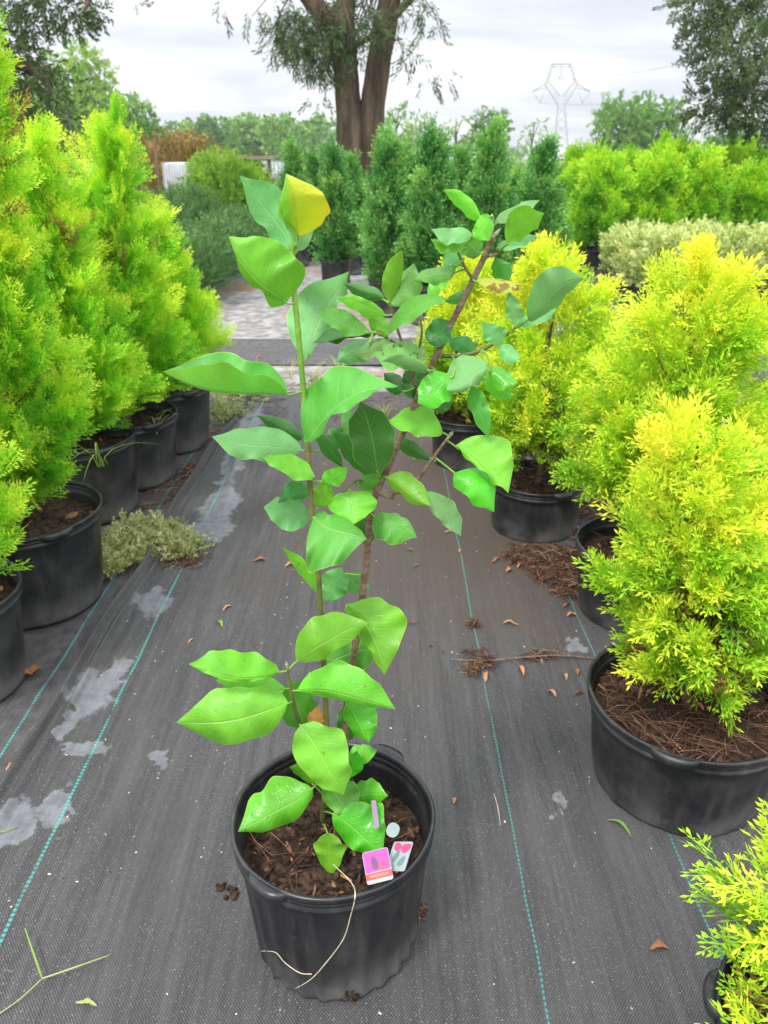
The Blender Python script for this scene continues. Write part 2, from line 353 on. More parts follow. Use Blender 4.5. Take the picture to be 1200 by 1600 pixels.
def patch(px, py, rx, ry):
    p = gp(px, py); return (p[0], p[1], rx, ry)
PATCHES = [patch(238, 945, .065, .085), patch(148, 1085, .07, .10), patch(175, 1060, .035, .11), patch(118, 1120, .03, .10),
           patch(243, 1192, .035, .018), patch(88, 1262, .042, .06), patch(22, 1285, .05, .08), patch(330, 830, .10, .10),
           patch(372, 715, .055, .42), patch(385, 680, .07, .5), patch(345, 790, .08, .22), patch(300, 830, .10, .08), patch(135, 1170, .06, .02), patch(872, 1258, .012, .05), patch(890, 1012, .035, .03)]
M_GROUND = ground_mat()
M_FAB = fabric_mat('woven_ground_cloth', [(-.735, .0036, .85), (.287, .0022, .6), (.632, .0028, .5), (-.09, .002, .0)], PATCHES, .0, (.22, 3.3, .85, 1.7, .85))
M_FAB2 = fabric_mat('dusty_ground_cloth', [(-.967, .0036, .8), (-1.9, .004, .6)], [], .22, None)
M_FAB3 = fabric_mat('grey_old_ground_cloth', [], [], .30, None, 'x', 1.3)

# base ground to the horizon, finer near the camera, gently uneven far off
ys = np.concatenate([np.linspace(-6, 20, 90), np.geomspace(21, 425, 26)]); xs = np.concatenate([-np.geomspace(600, 6, 24), np.linspace(-5.8, 5.8, 60), np.geomspace(6, 600, 24)])
Xg, Yg = np.meshgrid(xs, ys); Zg = .006*np.sin(Xg*2.1)*np.cos(Yg*1.7)-.012
Zg = np.where(Yg > 25, Zg+np.clip((Yg-25)/200, 0, 1)*-.6, Zg)
def gridmesh(name, X, Y, Z, mat):
    a, b = X.shape; V = np.stack([X, Y, Z], -1).reshape(-1, 3); i = np.arange(a*b).reshape(a, b)
    return mesh_np(name, V, np.stack([i[:-1, :-1], i[:-1, 1:], i[1:, 1:], i[1:, :-1]], -1).reshape(-1, 4), mat, smooth=True)
tag(link('ground', gridmesh('ground', Xg, Yg, Zg, M_GROUND)), kind='structure')

rng = np.random.default_rng(5)
def vnoise(x, y, seed, fx, fy):                              # cheap smooth noise
    r = np.random.default_rng(seed); z = 0*x
    for k in range(9):
        a, b, p = r.normal(0, fx), r.normal(0, fy), r.uniform(0, 6.28); z = z+np.sin(a*x+b*y+p)/9
    return z
# the walkway sheet, its left edge rolled up in folds
xs = np.concatenate([np.linspace(-1.02, -.80, 60), np.linspace(-.795, 1.6, 240)]); ys = np.linspace(-.6, 4.75, 520)
X, Y = np.meshgrid(xs, ys)
edge = -.915+.012*np.sin(Y*3.1)+.008*np.sin(Y*7.7+1)+.05*np.clip(Y-3.2, 0, 1)
amp = .5+.5*np.clip((Y-1.2)/.6, 0, 1)
Z = .004+.0026*vnoise(X, Y, 2, 14, 2.0)+.0017*vnoise(X, Y, 3, 60, 3.0)+.004*np.clip(vnoise(X, Y, 8, 5, 1.6), 0, 1)
Z += amp*.040*np.exp(-((X-edge-.03)/.014)**2)+amp*.022*np.exp(-((X-edge-.065)/.012)**2)
wide = np.clip((Y-2.9)/.6, 0, 1)*np.clip((4.3-Y)/.4, 0, 1)
Z += wide*.035*np.exp(-((X-edge-.13-.10*(4.2-Y))/.035)**2)+wide*.022*np.exp(-((X-edge-.24-.07*(4.2-Y))/.025)**2)
Xe = np.maximum(X, edge)                                     # everything left of the edge collapses onto it
Z = np.where(X < edge, -.006, Z)
tag(link('ground_cloth', gridmesh('ground_cloth', Xe, Y, Z, M_FAB)), kind='structure')
# older sheet under the left-hand pots
X, Y = np.meshgrid(np.linspace(-3.4, -.84, 90), np.linspace(-.4, 5.0, 160))
tag(link('old_ground_cloth', gridmesh('old_ground_cloth', X, Y, -.0035+.003*vnoise(X, Y, 12, 12, 5), M_FAB2)), kind='structure')
# sheet laid crosswise farther up the path, with rumpled folds
X, Y = np.meshgrid(np.linspace(-3.2, 1.6, 120), np.linspace(5.45, 6.3, 120))
Zf = .004+.012*np.clip(vnoise(X, Y, 21, 1.2, 26), 0, 1)+.02*np.exp(-((Y-6.2-.03*np.sin(X*3))/.05)**2)+.015*np.exp(-((Y-5.6-.04*np.sin(X*2))/.04)**2)
tag(link('cross_ground_cloth', gridmesh('cross_ground_cloth', X, Y, Zf, M_FAB3)), kind='structure')
X, Y = np.meshgrid(np.linspace(.4, 4.5, 60), np.linspace(4.9, 13.0, 80))
tag(link('right_ground_cloth', gridmesh('right_ground_cloth', X+1.3, Y, .0+.003*vnoise(X, Y, 22, 6, 6), M_FAB2)), kind='structure')

# ------------------------------------------------------------------ pots
def lathe(prof, n, flute=None):
    G = []
    for k, (r, z) in enumerate(prof):
        G.append([((r+(flute(k, 2*math.pi*j/n, z) if flute else 0))*math.cos(2*math.pi*j/n),
                   (r+(flute(k, 2*math.pi*j/n, z) if flute else 0))*math.sin(2*math.pi*j/n), z) for j in range(n)])
    return G
def make_pot(rt, rb, h, soil=.75, handles=(), mat=None, n=96, flutes=0, detail=True, name='nursery_pot'):
    """returns (pot mesh builder, handle builders); local origin at the pot's base centre"""
    m = MB(); t = .004
    def R(z): return rb+(rt-.008-rb)*z/h
    pr = [(0.001, .004), (rb*.86, .004), (rb*.93, .0), (rb-.003, .002), (rb, .012)]
    for k in range(1, 9): z = .012+(h-.055)*k/8; pr.append((R(z), z))
    z0 = h-.040
    pr += [(R(z0)+.002, z0), (R(z0)+.0085, z0+.003), (R(z0)+.0090, z0+.010), (R(z0)+.003, z0+.0135), (R(z0)+.003, z0+.016), (R(z0)+.0075, z0+.018), (R(z0)+.0075, z0+.022), (R(z0)+.0035, z0+.024),
           (rt-.002, z0+.027), (rt, z0+.031), (rt, h-.003), (rt-.002, h), (rt-.006, h), (rt-.008, h-.004),
           (rt-.012, h-.010), (rt-.0085, h-.013), (rt-.0085, h-.017), (rt-.014, h-.020), (rt-.0115, h-.024), (rt-.0115, h-.028), (rt-.016, h-.031), (R(z0)-t, z0-.004)]
    for k in range(1, 5): z = (z0-.004)*(1-k/5)+h*soil*.5*k/5; pr.append((R(z)-t, z))
    def fl(k, a, z):
        e = .0008*math.sin(3*a+z*9)+.0006*math.sin(7*a+1)
        if flutes and z < h-.05 and k > 2: e += .0032*max(-.4, math.cos(flutes*a))*(1-.35*z/h)
        if k < 5 and k > 1: e += .0012*math.sin(flutes*a if flutes else 16*a)+.0006*math.sin(23*a)
        return e
    m.grid(lathe(pr, n, fl), True)
    hs = []
    for a0 in handles:
        hb = MB(); G = []
        for i in range(15):
            u = i/14*2-1; a = a0+u*.22; k = (1-abs(u)**3.2)
            o = rt-.001+.016*k; zt = h-.001+.002*k; zb = h-.010-.014*k
            G.append([((q)*math.cos(a), q*math.sin(a), z) for q, z in ((rt-.003, h-.001), (rt+.004*k, zt+.001), (o, zt-.002), (o+.001, (zt+zb)/2), (o-.003*k, zb), (rt-.003, zb+.001))])
        hb.grid(G, True); hs.append(hb)
    return m, hs
def chip(mb, c, L, W, Tk, rz, tilt, roll, t, bend=0.0, seg=3):
    Rm = rotm(rz, 'z') @ rotm(tilt, 'y') @ rotm(roll, 'x'); G = []
    for i in range(seg+1):
        u = i/seg*2-1; ww = W*(1-.75*abs(u)**2.5); zc = bend*L*(1-u*u)
        G.append([Rm @ np.array(p)+c for p in ((u*L/2, -ww/2, zc), (u*L/2, 0, zc+Tk), (u*L/2, ww/2, zc), (u*L/2, 0, zc-Tk*.3))])
    b = mb.n; mb.grid(G, True, 0, t)
    mb.f += [[b, b+1, b+2, b+3], [b+seg*4+3, b+seg*4+2, b+seg*4+1, b+seg*4]]; mb.m += [0, 0]
def make_soil(r, z, seed, nchips=200, straw=0, mound=.012, chipL=(.008, .04)):
    rs = random.Random(seed); g = 26; V = []; m = MB(); G = []
    for i in range(g+1):
        rr = r*i/g; G.append([])
        for j in range(64):
            a = 2*math.pi*j/64; x, y = rr*math.cos(a), rr*math.sin(a)
            e = .003*math.sin(41*x+7*y+seed)+.003*math.sin(67*y-23*x)+.0025*math.sin(150*x+seed)*math.sin(133*y)+rs.uniform(-.0016, .0016)*min(1, i)
            G[-1].append((x, y, z+mound*(1-(rr/r)**2)+e))
    m.grid(G, True, 0, .3)
    so = m
    ch = MB()
    for k in range(nchips):
        a = rs.uniform(0, 6.28); q = r*.97*math.sqrt(rs.random()); L = rs.uniform(*chipL)*(1.5 if rs.random() < .1 else 1)
        q = min(q, r-.4*L)
        chip(ch, np.array((q*math.cos(a), q*math.sin(a), z+mound*(1-(q/r)**2)+rs.uniform(.001, .008))), L, L*rs.uniform(.2, .5), L*.09, rs.uniform(0, 6.3), rs.uniform(-.35, .35), rs.uniform(-.5, .5), min(1, rs.random()**3.2*.95+.04), rs.uniform(-.1, .15))
    for k in range(straw):
        a = rs.uniform(0, 6.28); q = r*.9*math.sqrt(rs.random()); L = rs.uniform(.03, .09); az = rs.uniform(0, 6.3)
        c = np.array((q*math.cos(a), q*math.sin(a), z+mound+rs.uniform(.0, .016))); d = np.array((math.cos(az), math.sin(az), rs.uniform(-.15, .2)))*L/2
        q1 = np.array((rs.uniform(-.2, .2), rs.uniform(-.2, .2), rs.uniform(.0, .3)))*L*.4
        P = [c-d, c+q1, c+d]
        for i, p in enumerate(P):
            hh = math.hypot(p[0], p[1])
            if hh > r*.97: P[i] = np.array((p[0]*r*.97/hh, p[1]*r*.97/hh, p[2]))
        ch.tube(P, [.0007, .0009, .0005], 4, 0, 3, False, rs.uniform(0, .9))
    return so, ch

# ------------------------------------------------------------------ sprays and crowns (numpy)
def kite(a, b, nrm, w):
    d = b-a; s = np.cross(nrm, d); s = s/(np.linalg.norm(s)+1e-9)*w*.5
    return [a-s*.35, a+d*.55-s, b, a+d*.55+s]
def frond(seed, L=.14, nb=14, seg=.014, wid=.0032, spread=.46, out=.25, droop=.15, sub=9, maxang=.75):
    """flat branching spray: axis +X, width +-Y"""
    r = np.random.default_rng(seed); Q = []; Tt = []
    def axis(u): return np.array((L*u, .02*L*math.sin(u*5), -droop*L*u*u))
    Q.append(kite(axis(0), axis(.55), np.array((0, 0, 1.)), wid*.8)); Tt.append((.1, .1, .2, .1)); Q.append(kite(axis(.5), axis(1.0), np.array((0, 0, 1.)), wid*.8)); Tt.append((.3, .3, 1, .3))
    for i in range(nb):
        u = .10+.86*i/nb; side = 1 if i % 2 else -1
        env = math.sin(math.pi*min(1, (u*.9+.08)))**.7*(1-.35*u)
        bl = spread*L*env*r.uniform(.8, 1.15); ang = side*r.uniform(.75, 1.0)*maxang*(1.05-.35*u)
        bd = np.array((math.cos(ang), math.sin(ang), r.normal(0, out*.5)))
        o = axis(u); n = max(2, int(sub*env)); bz = -droop*.6
        def P(v): return o+bd*bl*v+np.array((0, 0, bz*bl*v*v))
        nrm = np.array((r.normal(0, out), r.normal(0, out), 1.))
        Q.append(kite(o, P(1.0), nrm, wid*.6)); Tt.append((.2, .4, .8, .4))
        for j in range(n):
            v = (j+.6)/n; s2 = 1 if j % 2 else -1
            a2 = ang+s2*r.uniform(.5, .8); sl_ = seg*r.uniform(.75, 1.2)*(1.1-.45*v)
            dd = np.array((math.cos(a2), math.sin(a2), r.normal(0, out)))*sl_
            a0 = P(v); nr = np.array((r.normal(0, out*1.6), r.normal(0, out*1.6), 1.))
            tt = .25+.45*v+.3*u
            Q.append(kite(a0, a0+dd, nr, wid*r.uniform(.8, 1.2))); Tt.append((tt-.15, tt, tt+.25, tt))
        e = P(1.0); Q.append(kite(P(.9), e+bd*seg*.8, nrm, wid)); Tt.append((.7, .8, 1, .8))
    return np.array(Q), np.array(Tt)                          # (K,4,3),(K,4)
def frames(d, nrm):
    d = d/np.linalg.norm(d, axis=1, keepdims=True); s = np.cross(nrm, d); s /= (np.linalg.norm(s, axis=1, keepdims=True)+1e-9)
    n = np.cross(d, s); return np.stack([d, s, n], -1)        # columns
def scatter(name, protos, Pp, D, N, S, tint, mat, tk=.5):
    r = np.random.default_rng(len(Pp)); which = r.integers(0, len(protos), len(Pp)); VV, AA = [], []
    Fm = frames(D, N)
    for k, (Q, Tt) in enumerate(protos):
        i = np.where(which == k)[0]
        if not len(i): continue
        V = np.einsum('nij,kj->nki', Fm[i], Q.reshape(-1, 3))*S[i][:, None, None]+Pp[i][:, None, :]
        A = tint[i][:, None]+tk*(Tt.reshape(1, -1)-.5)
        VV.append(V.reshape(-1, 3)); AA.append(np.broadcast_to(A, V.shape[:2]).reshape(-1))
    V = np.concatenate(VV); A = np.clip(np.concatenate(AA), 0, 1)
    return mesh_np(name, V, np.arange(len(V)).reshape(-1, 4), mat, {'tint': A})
def crown(name, protos, mat, n, z0, z1, R, prof, seed, nclump=60, cs=.35, el=(.5, 1.0), vert=True, inner=.22, scale=(.8, 1.25), tint0=.45, tvar=.14, tk=.5, top=0.15, lean=(0, 0), bias=None, droopy=0.0):
    r = np.random.default_rng(seed)
    hs = np.linspace(0, 1, 60); pw = np.array([prof(h) for h in hs])+.05
    cdf = np.cumsum(pw); cdf = cdf/cdf[-1]
    ch = np.interp((np.arange(nclump)+.5)/nclump, cdf, hs)+r.normal(0, .015, nclump); ch = np.clip(ch, 0, 1)
    ca = np.arange(nclump)*2.39996+r.uniform(0, .7, nclump)
    cr = np.array([prof(h) for h in ch])*R*r.uniform(.66, 1.12, nclump); ctint = r.normal(0, tvar*.7, nclump)
    ce = np.clip(r.normal((el[0]+el[1])/2, .2, nclump)+top*ch, -.2, 1.45); ce = np.where(ch > .9, np.maximum(ce, 1.1), ce)
    k = r.integers(0, nclump, n); csz = cs*R*r.uniform(.75, 1.3, nclump)[k]
    ax = np.stack([np.cos(ca)*np.cos(ce), np.sin(ca)*np.cos(ce), np.sin(ce)], -1)[k]
    cc = np.stack([np.cos(ca)*cr, np.sin(ca)*cr, z0+ch*(z1-z0)], -1)[k]
    w = r.beta(1.6, 1.1, n)                                  # 0 deep inside the tuft, 1 at its tip
    lat = r.normal(0, 1, (n, 3)); lat -= ax*np.sum(lat*ax, 1, keepdims=True)
    P = cc+ax*((w-.80)*2.0*csz)[:, None]+lat*(csz*.52*(1.15-w*.75))[:, None]
    ins = r.random(n) < inner; ha = r.random(n)*.9; aa = r.uniform(0, 6.283, n); rr_ = np.array([prof(x) for x in ha])*R*r.uniform(.1, .75, n)
    P = np.where(ins[:, None], np.stack([np.cos(aa)*rr_, np.sin(aa)*rr_, z0+ha*(z1-z0)], -1), P)
    h = np.clip((P[:, 2]-z0)/(z1-z0), 0, 1.05); P[:, 2] = np.maximum(P[:, 2], z0-.03)
    a = np.arctan2(P[:, 1], P[:, 0])
    D = ax*1.0+lat*.38+np.array((0, 0, -1.))*(droopy*r.random(n))[:, None]+r.normal(0, .12, (n, 3))
    tg = np.stack([-np.sin(a), np.cos(a), 0*a], -1)
    N = tg*r.choice([-1, 1], n)[:, None]+r.normal(0, .6, (n, 3)) if vert else r.normal(0, 1, (n, 3))
    P[:, 0] += lean[0]*h**1.3; P[:, 1] += lean[1]*h**1.3
    P -= D*.05*np.mean(scale)
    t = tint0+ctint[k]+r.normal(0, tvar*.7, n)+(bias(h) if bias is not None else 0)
    return scatter(name, protos, P, D, N, r.uniform(scale[0], scale[1], n), t, mat, tk)
def trunk_mb(z0, z1, r0, wob, seed, limbs=16, R=.2, lr=.004, prof=None, lean=(0, 0), fork=0):
    rs = random.Random(seed); m = MB()
    P = [np.array((wob*math.sin(k*1.7+seed)*(k > 0)+lean[0]*(k/6)**1.3, wob*math.cos(k*2.1+seed)*(k > 0)+lean[1]*(k/6)**1.3, z0+(z1-z0)*k/6)) for k in range(7)]
    m.tube(P, [r0*(1-.13*k) for k in range(7)], 9, 0, 3, True, .3, .06)
    for i in range(limbs):
        h = .06+.86*i/limbs; a = i*2.4+rs.random(); k = h*6; k0 = int(k); b = P[k0]*(1-(k-k0))+P[min(6, k0+1)]*(k-k0)
        L = R*(prof(h) if prof else 1)*rs.uniform(.6, .95)
        d = np.array((math.cos(a), math.sin(a), rs.uniform(.5, 1.3)))
        m.tube([b, b+d*L*.4, b+d*np.array((1, 1, 1.25))*L*.85], [lr*(1.2-h), lr*.7*(1.2-h), lr*.3], 5, 0, 3, False, .4)
    return m

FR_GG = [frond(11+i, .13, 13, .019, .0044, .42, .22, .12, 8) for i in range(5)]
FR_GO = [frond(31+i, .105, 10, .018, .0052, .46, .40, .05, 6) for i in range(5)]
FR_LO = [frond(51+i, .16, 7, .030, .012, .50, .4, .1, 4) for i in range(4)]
def pcone(h): return min(1, (1-h)**.95*1.15)*(.6+.4*min(1, h/.12)) if h < 1 else 0.0
def pegg(h): return (max(0, 1-h)**.45)*(.55+.45*min(1, h/.30))*1.08 if h < 1 else 0.0
def pconi(h): return min(1, (1-h)**.72*1.12)*(.55+.45*min(1, h/.12)) if h < 1 else 0.0
def pegg_old(h): return (math.sin(math.pi*min(1, max(0, (1-h)*.80+.13)))**.75)*(.35+.65*min(1, (1-h)/.28))
def pcol(h): return (min(1, h/.15)*.35+.65)*min(1, (1-h)/.62)**.8 if h < 1 else 0.0
def pcol_old(h): return (min(1, h/.15)*.35+.65)*min(1, (1-h)/.5)**.6

# ------------------------------------------------------------------ the potted magnolia in front
HX, HY = -.091, 1.024
root = tag(empty('potted_magnolia', (HX, HY, .004)), 'young broad-leaved magnolia with two stems in a black ribbed pot, alone mid walkway', 'potted plant')
RO = np.array((HX, HY, .004))
pm, ph = make_pot(.182, .151, .301, handles=(math.radians(237), math.radians(57)), n=192, flutes=26)
po = pm.build('pot', M_POT, root)
for hb in ph: hb.build('grip', M_POT, po)
sm, cm = make_soil(.163, .218, 3, 700, 46, .012, (.004, .022))
so_ = sm.build('soil', M_SOIL, root); tag(cm.build('bark_mulch', M_MULCH, so_, smooth=False), kind='stuff')

YS = 1.03
def hp(px, py, dy=0.0): return at(px, py, YS+dy)-RO
SA = [(503, 1290, .0), (511, 1165, .0), (509, 1100, 0), (501, 960, -.005), (497, 890, -.01), (487, 800, -.01), (481, 700, -.01), (474, 610, -.01), (466, 520, -.01), (459, 450, -.01), (457, 400, -.01), (461, 372, -.01)]
SB = [(537, 1290, .03), (539, 1180, .03), (541, 1110, .03), (556, 1000, .03), (570, 900, .03), (579, 800, .03), (590, 765, .03), (607, 728, .03), (632, 670, .03), (655, 615, .03), (683, 553, .03), (702, 512, .03), (718, 480, .03), (738, 440, .035), (757, 400, .04), (768, 370, .04), (767, 345, .04)]
def stem(name, pts, r0, r1, mats, cut=None, wob=.05):
    m = MB(); n = len(pts); R = [r0+(r1-r0)*i/(n-1) for i in range(n)]
    P = [hp(*p) for p in pts]
    if cut is None: m.tube(P, R, 12, 0, 5, True, 0, wob)
    else: m.tube(P[:cut+1], R[:cut+1], 12, 0, 5, True, 0, wob); m.tube(P[cut:], R[cut:], 12, 1, 5, True, 0, wob)
    for i in range(1, n-1):                                  # nodes where leaves leave the stem
        c = P[i]; rr = R[i]*1.28
        d = P[i+1]-P[i-1]; d = d/np.linalg.norm(d)
        m.tube([c-d*rr*1.6, c, c+d*rr*1.5], [R[i]*.97, R[i]*1.13, R[i]*.95], 10, 0 if cut is None or i <= cut else 1, 3, False)
    return m.build(name, mats, root)
sA = stem('stem', SA, .0046, .0034, [M_STEMO, M_STEMG], 6); sA['label'] = 'straight green stem'
sB = stem('stem', SB, .0064, .0036, [M_STEMB], None, .03); sB['label'] = 'taller brown woody stem leaning right'
TW = [([(471, 1142, .0), (459, 1100, -.02), (453, 1070, -.03), (449, 1043, -.035)], .0034, .0022, M_STEMO), ([(503, 1172, 0), (488, 1160, 0), (471, 1142, 0)], .0030, .0032, M_STEMO),
      ([(590, 768, .03), (604, 772, .02), (640, 762, .0), (668, 728, -.02), (688, 700, -.03), (702, 682, -.035)], .0034, .0018, M_STEMB),
      ([(690, 556, .03), (722, 556, .03), (752, 547, .03), (778, 533, .03), (800, 516, .03)], .0032, .0020, M_STEMO),
      ([(655, 615, .03), (640, 580, .02), (628, 535, .02), (616, 500, .01), (609, 474, .01)], .0026, .0015, M_STEMB),
      ([(634, 552, .02), (612, 532, .01), (592, 522, .0), (576, 519, .0)], .0020, .0014, M_STEMO),
      ([(645, 590, .02), (655, 545, .02), (659, 520, .02), (657, 500, .02)], .0022, .0013, M_STEMO),
      ([(740, 437, .035), (728, 420, .03), (718, 400, .02), (714, 388, .02)], .0022, .0014, M_STEMO),
      ([(757, 400, .04), (775, 398, .04), (786, 385, .04)], .0022, .0014, M_STEMB),
      ([(590, 768, .03), (560, 750, .02), (535, 770, .01)], .0022, .0014, M_STEMO),
      ([(537, 1230, .03), (548, 1205, .02), (556, 1180, .02)], .002, .0013, M_STEMG), ([(512, 1250, 0), (496, 1232, -.01), (488, 1225, -.02)], .002, .0015, M_STEMG)]
for pts, a, b, mt in TW:
    m = MB(); m.tube([hp(*p) for p in pts], [a+(b-a)*i/(len(pts)-1) for i in range(len(pts))], 8, 0, 4, True, 0, .08); m.build('twig', mt, root)
m = MB()                                                     # pruning stub by the fork
m.tube([hp(592, 768, .03), hp(608, 774, .015), hp(614, 776, .01)], [.006, .0052, .0045], 10, 0, 3); m.build('pruned_stub', M_STEMB, root)
for bx, by, dx, dy in ((768, 350, 1, -16), (461, 372, -6, -26), (449, 1043, -2, -9), (702, 682, 6, -8), (609, 474, -3, -13), (576, 519, -7, -4), (657, 500, 0, -14), (714, 388, -3, -10), (769, 372, 14, -16)):
    m = MB(); a, b = hp(bx, by, .02), hp(bx+dx, by+dy, .02); m.tube([a, (a+b)/2, b], [.0022, .0030, .0006], 8, 0, 4); m.build('bud', M_BUD, root)

STEMPTS = []
for pts in [SA, SB]+[t[0] for t in TW]:
    for i in range(len(pts)-1):
        for k in range(6):
            u = k/6; STEMPTS.append([pts[i][q]*(1-u)+pts[i+1][q]*u for q in range(3)])
STEMPTS = np.array(STEMPTS)
LABEL = {'y': 'yellow leaf flushed orange', 'o': 'yellow leaf with brown marks', 'x': 'dead orange-brown leaf'}
def add_leaf(bx, by, tx, ty, wl, wr, dl=0, dr=0, bow=0, yb=0, yt=0, by_=0, kind='m', pk=.42, flip=False, ruf=1.0, reach=62, idx=0):
    if math.hypot(tx-bx, ty-by) < 75 and idx > 6: tx, ty = tx+.16*(tx-bx), ty+.16*(ty-by)
    B, Tp = hp(bx, by, yb), hp(tx, ty, yt); s = mpp((B+Tp)/2+RO)
    d = np.array((tx-bx, ty-by), float); L = np.hypot(*d); d /= L; n = np.array((d[1], -d[0]))
    gk = 1.2 if math.hypot(tx-bx, ty-by) > 75 else 1.42; wl, wr = wl*gk, wr*gk
    N3 = n[0]*CR-n[1]*CU; nu, nv = 28, 8; r = random.Random(idx*7+1); ph1, ph2, ph3 = r.uniform(0, 6.3), r.uniform(0, 6.3), r.uniform(0, 6.3)
    kp = math.log(.41)/math.log(max(.34, min(.47, pk-.03))) if pk else 1; wmax = (.41**.58)*(.59**.84)
    cup = r.uniform(-.15, .55); tw = r.uniform(-.35, .35); drp = r.uniform(-.02, .10)*L*s if L > 60 else 0
    G, U = [], []
    for i in range(nu+1):
        u = 1-(1-i/nu)**1.25; uu = u**kp; e = (uu**.58)*((1-uu)**.84)/wmax if 0 < u < 1 else 0.0
        if u > .80: e *= 1-.45*((u-.80)/.2)**.8              # drawn-out tip
        e = max(e, .012)
        M_ = B*(1-u)+Tp*u+N3*bow*s*4*u*(1-u)+CF*by_*4*u*(1-u)+CU*(.0020*math.sin(u*6+ph1))
        row, ur = [], []
        for j in range(-nv, nv+1):
            v = j/nv; lat = (N3*wl+CF*dl)*(-v) if v < 0 else (-N3*wr+CF*dr)*v
            ew = e*(1+.05*math.sin(u*13+ph2)*abs(v))
            p = M_+lat*s*ew+CF*(tw*u*v*max(abs(wl), abs(wr))*s*e)+CU*(-drp*u*u+drp*u)*1.6
            q = CF*s*(-(abs(v)**2)*cup*max(abs(wl), abs(wr))*e)   # gentle cupping
            rf = ruf*s*max(abs(wl), abs(wr))*abs(v)**1.6*e*(.15*math.sin(u*13+ph3+(2 if v > 0 else 0))+.09*math.sin(u*24+ph1*2+v))
            q2 = CF*rf-N3*rf*.35*np.sign(v)
            vein = CF*s*.55*math.sin(u*2*math.pi*9-abs(v)*9)*min(1, abs(v)*3)*(1-abs(v))
            row.append(p-q+q2+vein); ur.append((u, v))
        G.append(row); U.append(ur)
    G = np.array(G); U = np.array(U).reshape(-1, 2); a, b = G.shape[:2]; I = np.arange(a*b).reshape(a, b)
    F = np.stack([I[:-1, :-1], I[1:, :-1], I[1:, 1:], I[:-1, 1:]], -1).reshape(-1, 4)
    # face the camera with the upper side unless flipped
    e1 = G[1, nv]-G[0, nv]; want = -1.0
    nn = np.cross(-N3, (Tp-B)); sgn = np.dot(nn, CF)
    # quad winding (i,j)->(i+1,j): normal = (dM) x (dv) ; dv = -N3
    nrm = np.cross((Tp-B), -N3)
    if (np.dot(nrm, CF) > 0) != flip: F = F[:, ::-1]
    me = mesh_np('leaf', G.reshape(-1, 3), F, LM[kind], uv=U, smooth=True)
    o = link('leaf', me, root)
    # petiole joined to the same mesh as a slender tube
    q = STEMPTS-np.array((bx, by, yb)); dd = np.hypot(q[:, 0], q[:, 1])
    k = int(np.argmin(dd+abs(q[:, 2])*300))
    bp = hp(STEMPTS[k][0], STEMPTS[k][1], STEMPTS[k][2]) if dd[k] < reach else B-(Tp-B)/np.linalg.norm(Tp-B)*.012
    pmb = MB(); midp = (B+bp)/2+(B-Tp)/np.linalg.norm(Tp-B)*.10*np.linalg.norm(B-bp)
    pmb.tube([bp, midp, B, B*.93+Tp*.07-CF*(-.0004)], [.0019, .0014, .0013, .0008], 7, 0, 4, False)
    pe = pmb.build('leaf_stalk', M_STEMG, o)
    if kind in LABEL: o['label'] = LABEL[kind]
    return o
